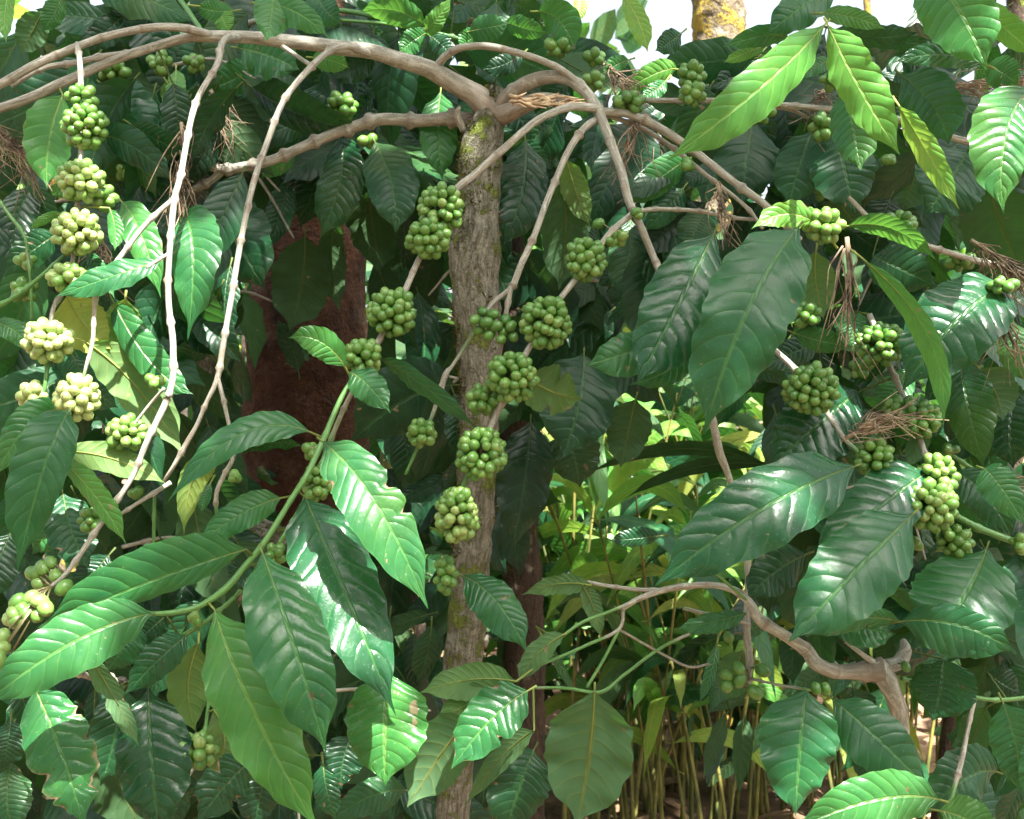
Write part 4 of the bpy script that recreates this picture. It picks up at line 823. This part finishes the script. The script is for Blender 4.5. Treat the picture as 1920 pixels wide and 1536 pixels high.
bl = ['dark shrub in shadow behind the left hand berry column', 'dark shrub between the red brown trunk and the mossy trunk', 'shaded shrub glimpsed just right of the mossy trunk', 'dense dark shrub behind the berry clusters on the right', 'dim shrub under the mossy yellow tree trunk', 'far dark shrub past the left edge leaves', 'far dark shrub past the right edge leaves', 'far shaded shrub left of the red brown tree trunk']
for k, (q, l) in enumerate(zip(bs, bl)): back_shrub(*q, 100+k, l)
# ================================================================== trees
red = Plant('tree', 'tree with a broad red brown trunk standing left of the mossy trunk', 'tree', ground_pt(560, 2.7))
trunk(red, [(545, gy(2.7)+20, 2.7, 175), (555, 1500, 2.7, 150), (570, 1150, 2.7, 130), (575, 800, 2.7, 116), (580, 480, 2.7, 104), (588, 150, 2.7, 92), (595, -300, 2.7, 84), (600, -1200, 2.7, 70)], M_RED, ns=40, jit=.06, step=.03, seed=11)
def crown(pl, cen, rad, n, seed, size=(.16, .30), tone=(.1, .6), flat=.45, hole=.0):
    R = random.Random(seed); b = Buf(); cen = np.array(cen)
    while n:
        a = R.uniform(0, 6.28); rr = math.sqrt(R.random()); z = R.uniform(-1, 1)
        p = cen+np.array([math.cos(a)*rr*rad, math.sin(a)*rr*rad, z*rad*flat*math.sqrt(max(.05, 1-rr*rr))])
        if noise.noise(Vector(p*1.1))+.5*noise.noise(Vector(p*2.9+np.array([7, 0, 0]))) < hole: 
            if R.random() < .97: continue
        L = R.uniform(*size); dr = nrm(np.array([R.uniform(-1, 1), R.uniform(-1, 1), R.uniform(-1.2, .3)])); T0 = p+dr*L
        leaf_geo(b, p, (p+T0)/2, T0, L*.2, L*.2, R.uniform(-1.2, 1.2), .1, R.choice((1, -1)), 1, 5, R.uniform(*tone), .4, 0, 0, R.randrange(9999), .5, 0, p-dr*.02); n -= 1
    return b.build('crown', M_LEAF, pl.root)
SUN_EL, SUN_AZ = math.radians(58), math.radians(28)     # azimuth: from behind the camera, to the right
SD = np.array([math.sin(SUN_AZ)*math.cos(SUN_EL), -math.cos(SUN_AZ)*math.cos(SUN_EL), math.sin(SUN_EL)])
GAPS = [(150, 300, 80, 260, 1.27), (90, 660, 90, 70, 1.22), (145, 750, 60, 60, 1.2), (340, 250, 40, 220, 1.27), (320, 560, 30, 220, 1.22), (220, 500, 90, 90, 1.22), (270, 880, 60, 110, 1.19), (510, 240, 45, 170, 1.33), (440, 540, 30, 170, 1.27),
    (1010, 195, 110, 30, 1.44), (560, 80, 160, 30, 1.44), (200, 600, 90, 60, 1.3), (370, 950, 40, 60, 1.19), (770, 1010, 60, 100, 1.1), (700, 1200, 50, 110, 1.13), (90, 1400, 80, 120, 1.1), (720, 1350, 60, 70, 1.17), (570, 1040, 30, 60, 1.13),
    (1620, 170, 150, 210, 1.16), (1430, 160, 170, 130, 1.17), (1490, 420, 90, 40, 1.24), (1890, 250, 50, 80, 1.2), (1740, 310, 80, 130, 1.18), (1745, 920, 35, 60, 1.22), (850, 960, 35, 45, 1.23), (1770, 650, 60, 60, 1.26), (850, 40, 260, 40, 1.55),
    (1250, 150, 100, 60, 1.5), (905, 290, 40, 50, 1.46), (600, 640, 60, 30, 1.2), (690, 735, 30, 30, 1.21), (830, 400, 30, 40, 1.31), (1830, 60, 60, 70, 1.2), (540, 1200, 25, 90, 1.08), (1400, 900, 60, 20, 1.14), (90, 1200, 60, 40, 1.03), (60, 1140, 50, 30, 1.14), (200, 1090, 90, 30, 1.10), (1660, 1450, 90, 40, 1.12), (1480, 1000, 60, 30, 1.13), (1800, 1190, 50, 30, 1.17), (1500, 1380, 30, 60, 1.17)]
def lit(p):  # keeps overhead leaves out of the sun's way to the chosen sunlit spots
    for x, y, rx, ry, d in GAPS:
        q = p-SD*((p[1]-d)/SD[1]); px = 960+q[0]/d*F; py = 768-(q[2]-1.3)/d*F
        if ((px-x)/(rx+70))**2+((py-y)/(ry+90))**2 < 1: return True
    for d in (3.0, 4.0, 5.5):
        q = p-SD*((p[1]-d)/SD[1]); px = 960+q[0]/d*F; py = 768-(q[2]-1.3)/d*F
        if 1000 < px < 1420 and 700 < py < 1150: return True
        if 1100 < px < 1900 and 1120 < py < 1600 and noise.noise(Vector((px*.012, py*.012, d))) > -.02: return True
    return False
R = random.Random(31); b = Buf(); n = 0
while n < 2600:  # unseen overhead leaves, laid out to shade the scene and dapple the sun
    d = R.uniform(1.0, 2.4); q = P(R.uniform(-250, 2170), R.uniform(-250, 1800), d)
    if n % 4 == 0:
        d = R.uniform(2.4, 4.6); q = P(R.uniform(-100, 2000), R.uniform(200, 1500), d)
    z = R.uniform(3.7, 5.2); p = q+SD*((z-q[2])/SD[2])
    if lit(p): 
        continue
    L2 = R.uniform(.10, .20); dr = nrm(np.array([R.uniform(-1, 1), R.uniform(-1, 1), R.uniform(-.8, .3)])); p = p-dr*L2/2; n += 1
    leaf_geo(b, p, p+dr*L2*.5, p+dr*L2, L2*.2, L2*.2, R.uniform(-1.2, 1.2), .1, R.choice((1, -1)), 1, 5, R.uniform(.1, .5), .4, 0, 0, R.randrange(9999), .5, 0, p-dr*.02)
for _ in range(260):  # more unseen leaves, added only to keep the sun off the red trunk
    q = P(R.uniform(470, 720), R.uniform(330, 950), 2.55); z = R.uniform(3.7, 5.2); p = q+SD*((z-q[2])/SD[2]); L2 = .18; dr = nrm(np.array([R.uniform(-1, 1), R.uniform(-1, 1), R.uniform(-.8, .3)])); p = p-dr*L2/2
    leaf_geo(b, p, p+dr*L2*.5, p+dr*L2, L2*.22, L2*.22, R.uniform(-1.2, 1.2), .1, R.choice((1, -1)), 1, 5, R.uniform(.1, .5), .4, 0, 0, R.randrange(9999), .5, 0, p-dr*.02)
n = 0
while n < 2300:          # unseen leaves added behind the camera to block low frontal skylight
    p = np.array([R.uniform(-4.5, 4.5), R.uniform(-4.2, -1.6), R.uniform(.9, 5.2)])
    if noise.noise(Vector(p*.9))+.5*noise.noise(Vector(p*2.3)) < -.16: continue
    L2 = R.uniform(.16, .32); dr = nrm(np.array([R.uniform(-1, 1), R.uniform(-1, 1), R.uniform(-1, .3)])); n += 1
    leaf_geo(b, p, p+dr*L2*.5, p+dr*L2, L2*.24, L2*.24, R.uniform(-1.2, 1.2), .1, R.choice((1, -1)), 1, 5, R.uniform(.1, .5), .4, 0, 0, R.randrange(9999), .5, 0, p-dr*.02)
b.build('crown', M_LEAF, red.root)  # unseen leaf mass shaped to block light, parented to the red tree
mos = Plant('tree', 'tree with a pale trunk shaggy with yellow moss against the bright sky', 'tree', ground_pt(1345, 4.2))
trunk(mos, [(1340, gy(4.2)+10, 4.2, 62), (1342, 700, 4.2, 56), (1345, 200, 4.2, 52), (1348, 60, 4.2, 50), (1345, -100, 4.2, 47), (1350, -900, 4.2, 40)], M_YMOSS, ns=24, jit=.12, step=.03, seed=12)
crown(mos, (mos.root.location.x+.3, 4.2, 5.6), 2.4, 420, 32, hole=-.05)
for k, (x, d, r, lb) in enumerate([(1625, 9, 7, 'distant tree with a thin pale trunk against the sky'), (1910, 6, 22, 'distant tree with a brown trunk at the top right corner'), (905, 5.5, 34, 'tree with a dark leaning trunk at the top beside the pale leaves'), (728, 3.4, 11, 'slim tree with a tan stem behind the brown side limb'), (115, 6.5, 26, 'distant tree with a grey trunk in the top left light')]):
    t = Plant('tree', lb, 'tree', ground_pt(x, d))
    trunk(t, [(x-8, gy(d)+5, d, r*1.25), (x, 500, d, r*1.05), (x+4, 100, d, r), (x-6-(k == 2)*60, -150, d, r*.9), (x-(k == 2)*150, -1100*4.2/d, d, r*.6)], M_DARKBARK if k in (1, 2) else M_CANE if k == 3 else M_YMOSS, ns=14, step=.05, seed=20+k)
    zt = 1.3+(768+500)/F*d
    crown(t, (t.root.location.x, d, max(3.6, 1.3+(900)/F*d+1.6)), 1.6+d*.12, 360, 40+k, hole=0)
# ================================================================== cardamom-like canes in the gap
def cane(x, d, n, h, seed, label, lean=.3, leaves=True, tone=(.72, 1.0)):
    t = Plant('cane_plant', label, 'cane plant', ground_pt(x, d), 'cane plants in the gap'); R = random.Random(seed); base = np.array(t.root.location)
    for k in range(n):
        a = R.uniform(0, 6.28); hh = h*R.uniform(.7, 1.1); off = np.array([math.cos(a), math.sin(a), 0])*R.uniform(.02, .36)
        ln = np.array([R.uniform(-lean, lean), R.uniform(-lean, lean), 0])
        p = [np.append(base+off+ln*(q/4)**1.6*hh+np.array([0, 0, hh*q/4-.02]), [.0058*(1-q/6)*R.uniform(.7, 1.5), R.random()*.3]) for q in range(5)]
        sp = spline(p, .06); b = Buf(); tube_geo(b, sp[:, :3], sp[:, 3], 7); st = b.build('stalk', M_CANE, t.root)
        if not leaves: continue
        for q in range(R.randint(4, 7)):
            b = Buf()
            i = int(len(sp)*R.uniform(.42, 1)); i = min(i, len(sp)-1); B0 = sp[i, :3]; an = R.uniform(0, 6.28); L = R.uniform(.16, .36)
            dr = nrm(np.array([math.cos(an), math.sin(an)*.7, R.uniform(-.5, .7)])); T0 = B0+dr*L+np.array([0, 0, -L*.3])
            leaf_geo(b, B0, B0+dr*L*.55+np.array([0, 0, .03]), T0, L*.075, L*.075, R.uniform(-1.1, 1.1), .15, R.choice((1, 1, -1)), 2, 12, R.uniform(*tone) if R.random() < .72 else R.uniform(.1, .45), .3, 0, 0, R.randrange(9999), .3, 0, B0-dr*.02, .7, .7)
            b.build('leaf_blade', M_LEAF, st)
cs = [(1150, 3.0, 6, 1.45, 'clump of yellow green canes just right of the mossy trunk foot'), (1235, 3.3, 7, 1.5, 'clump of bright canes under the bite marked leaf gap'), (1300, 2.8, 6, 1.1, 'clump of low leafy canes at the bottom of the gap'), (1330, 3.6, 7, 1.5, 'clump of canes behind the hanging twig with single berries'), (1080, 3.7, 6, 1.4, 'clump of canes behind the olive underside leaf'), (1400, 3.2, 6, 1.25, 'clump of brownish canes left of the smooth hanging leaf'), (1560, 3.4, 6, 1.2, 'clump of canes below the knotted forked stem'), (1700, 3.6, 6, 1.2, 'clump of canes at the lower right behind the leaves'), (1200, 4.6, 7, 1.6, 'farther clump of canes in the sunlit gap'), (1390, 5.0, 7, 1.7, 'farther clump of canes behind the twig node')]
for k, c in enumerate(cs): cane(c[0], c[1], c[2]+9, c[3], 200+k, c[4])
# ================================================================== dry needle tufts caught in the branches
def tuft(pts, d, n, spread, seed, label, fan=.5):
    """pts: root pixel, end pixel"""
    R = random.Random(seed); (x0, y0), (x1, y1) = pts; a = P(x0, y0, d); e = P(x1, y1, d-.02); L = np.linalg.norm(e-a); ax = nrm(e-a); b = Buf()
    base = Vector(a)
    for _ in range(int(n*.65)):
        s0 = a+ax*L*R.random()*fan+np.array([R.uniform(-1, 1), R.uniform(-1, 1), R.uniform(-1, 1)])*.006
        dr = nrm(ax+np.array([R.uniform(-1, 1), R.uniform(-1, .6), R.uniform(-1, 1)])*spread); l = L*R.uniform(.3, .75)
        c1 = s0+dr*l*.5+np.array([R.uniform(-.016, .016), R.uniform(-.01, .01), R.uniform(-.014, .006)]); c2 = s0+dr*l+np.array([R.uniform(-.035, .035), R.uniform(-.02, .02), -.045*R.random()])
        sp = spline([s0, (s0+c1)/2+np.array([R.uniform(-.004, .004), 0, 0]), c1, c2], .02); tube_geo(b, sp, np.linspace(.0012, .0004, len(sp))*R.uniform(.6, 1.3), 4)
    sp = spline([a, (a+e)/2+np.array([.006, 0, 0]), e], .02); tube_geo(b, sp, np.linspace(.0028, .0008, len(sp)), 6)
    o = b.build('dry_leaf_tuft', M_DRY); v = np.zeros(len(o.data.vertices)*3); o.data.vertices.foreach_get('co', v); v = v.reshape(-1, 3)-a; o.data.vertices.foreach_set('co', v.ravel()); o.location = base; o.data.update()
    tag(o, label, 'dry leaf', 'dry feathery leaf tufts caught in the branches')
for k, q in enumerate([
 (((1588, 445), (1580, 690)), 1.22, 22, .12, 'long dry tan leaf hanging straight down below the sunlit berries', .5), (((1585, 822), (1722, 745)), 1.235, 60, .16, 'thick dry brown tuft lying slantwise across the right hand berries', .35),
 (((1345, 345), (1358, 452)), 1.38, 30, .22, 'dry tuft hung over the thin reddish twig above the big bluish leaf', .5), (((1190, 225), (1165, 330)), 1.43, 34, .4, 'dry sprig dangling under the fork of the arching limbs', .5),
 (((-30, 225), (60, 300)), 1.40, 110, .6, 'dense dark dry tangle at the left edge', .8),
 (((395, 170), (420, 250)), 1.55, 70, .7, 'dry tangle behind the upper end of the left hanging twig', .7), (((340, 230), (335, 400)), 1.40, 60, .3, 'dry brown streamer behind the left hanging twig', .8),
 (((1820, 450), (1930, 530)), 1.36, 90, .6, 'dry tangle above the white sheened leaf near the right edge', .8), (((1875, 590), (1905, 690)), 1.30, 34, .35, 'dry drooping tuft at the right edge below the small berries', .5),
 (((1780, 165), (1930, 150)), 1.38, 110, .5, 'dry brown mat under the pale leaf at the upper right', .9),
 (((1225, 260), (1215, 380)), 1.66, 120, .6, 'dark brown dry mass right of the hanging limb', .9), (((1130, 120), (1180, 165)), 1.5, 60, .8, 'dry bits among the berries right of the arching branch', .8),
 (((380, 300), (350, 390)), 1.62, 50, .5, 'dry fringe under the brown side limb on the left', .9), (((1545, 170), (1520, 200)), 1.45, 50, .9, 'dry fluff by the white sky gap at the upper right', .9), (((1885, 900), (1940, 950)), 1.34, 40, .6, 'dry needles at the right edge beside the dark leaf', .9), (((170, 420), (205, 500)), 1.40, 34, .5, 'dry fringe right of the left berry column', .9)]):
    tuft(q[0], q[1], q[2], q[3], 300+k, q[4], q[5])
# ================================================================== ground, litter, far wood
b = Buf(); n = 80; xs = np.concatenate([-np.geomspace(200, .2, n//2), np.geomspace(.2, 200, n//2)])
gv = [(x, y+3, .02*noise.noise(Vector((x*.8, y*.8, 0)))) for y in xs for x in xs]
b.add(gv, [(j*n+i, j*n+i+1, (j+1)*n+i+1, (j+1)*n+i) for j in range(n-1) for i in range(n-1)])
tag(b.build('ground', M_GROUND), None, None, None, 'structure')
b = Buf(); R = random.Random(77)
for _ in range(2600):
    y = R.uniform(2.0, 9.5); x = R.uniform(-.6, .75)*y; L = R.uniform(.05, .12); a = R.uniform(0, 6.28); u = np.array([math.cos(a), math.sin(a), R.uniform(-.3, .3)])*L; w = np.array([-math.sin(a), math.cos(a), R.uniform(-.5, .5)])*L*.3; c = np.array([x, y, .03+R.random()*.03])
    b.add([c-u, c-u*.3-w, c+u*.4-w*.8, c+u, c+u*.4+w*.8, c-u*.3+w, c+np.array([0, 0, .015])], [(0, 1, 6), (1, 2, 6), (2, 3, 6), (3, 4, 6), (4, 5, 6), (5, 0, 6)])
tag(b.build('leaf_litter', M_LITTER), 'brown fallen leaves littering the ground under the shrubs', 'leaf litter', None, 'stuff')
b = Buf(); R = random.Random(78)
for _ in range(5200):
    y = R.uniform(8, 13); x = R.uniform(-.75, .75)*y; top = 2.6+1.2*noise.noise(Vector((x*.7, y*.3, 0)))+(1.6 if x < 1 else 0); z = R.uniform(0, max(1.2, top)); L = R.uniform(.2, .45); p = np.array([x, y, z]); dr = nrm(np.array([R.uniform(-1, 1), R.uniform(-1, 1), R.uniform(-1, .5)])); T0 = p+dr*L
    leaf_geo(b, p, (p+T0)/2, T0, L*.25, L*.25, R.uniform(-1.2, 1.2), .1, R.choice((1, -1)), 1, 4, R.uniform(.2, .95), .3, 0, 0, R.randrange(9999), .5, 0, p-dr*.02)
tag(b.build('far_wood', M_LEAF), 'sunlit far foliage closing the view behind the shrubs', 'foliage', None, 'stuff')
# ================================================================== light, sky, camera
S = bpy.context.scene
sun_dir = Vector((math.sin(SUN_AZ)*math.cos(SUN_EL), -math.cos(SUN_AZ)*math.cos(SUN_EL), math.sin(SUN_EL)))
L = bpy.data.lights.new('sun', 'SUN'); L.energy = 5; L.angle = math.radians(.5); L.color = (1, .96, .90)
lo = bpy.data.objects.new('sun', L); C.objects.link(lo); lo.rotation_euler = (-sun_dir).to_track_quat('-Z', 'Y').to_euler(); lo.location = (0, 0, 12)
W = bpy.data.worlds.new('World'); S.world = W; W.use_nodes = True
nt = W.node_tree; nt.nodes.clear(); sk = nt.nodes.new('ShaderNodeTexSky'); sk.sky_type = 'NISHITA'; sk.sun_disc = False; sk.sun_elevation = SUN_EL
sk.sun_rotation = math.atan2(sun_dir.x, sun_dir.y); sk.dust_density = 7; sk.air_density = 1.0; sk.ozone_density = .6
hs = nt.nodes.new('ShaderNodeHueSaturation'); hs.inputs['Saturation'].default_value = .5; nt.links.new(sk.outputs[0], hs.inputs['Color']); bg = nt.nodes.new('ShaderNodeBackground'); bg.inputs[1].default_value = .08; ow = nt.nodes.new('ShaderNodeOutputWorld'); nt.links.new(hs.outputs[0], bg.inputs[0]); nt.links.new(bg.outputs[0], ow.inputs[0])
cd = bpy.data.cameras.new('camera'); cam = bpy.data.objects.new('camera', cd); C.objects.link(cam); cam.location = (0, 0, 1.3); cam.rotation_euler = (PI/2, 0, 0)
cd.sensor_width = 36; cd.lens = 36*F/1920; cd.clip_start = .02; cd.clip_end = 1000; S.camera = cam
cd.dof.use_dof = True; cd.dof.focus_distance = 1.24; cd.dof.aperture_fstop = 13
S.view_settings.view_transform = 'Standard'; S.view_settings.look = 'None'; S.view_settings.exposure = 2.72; S.view_settings.gamma = 1
S.cycles.max_bounces = 8; S.cycles.transmission_bounces = 4; S.cycles.sample_clamp_indirect = 6
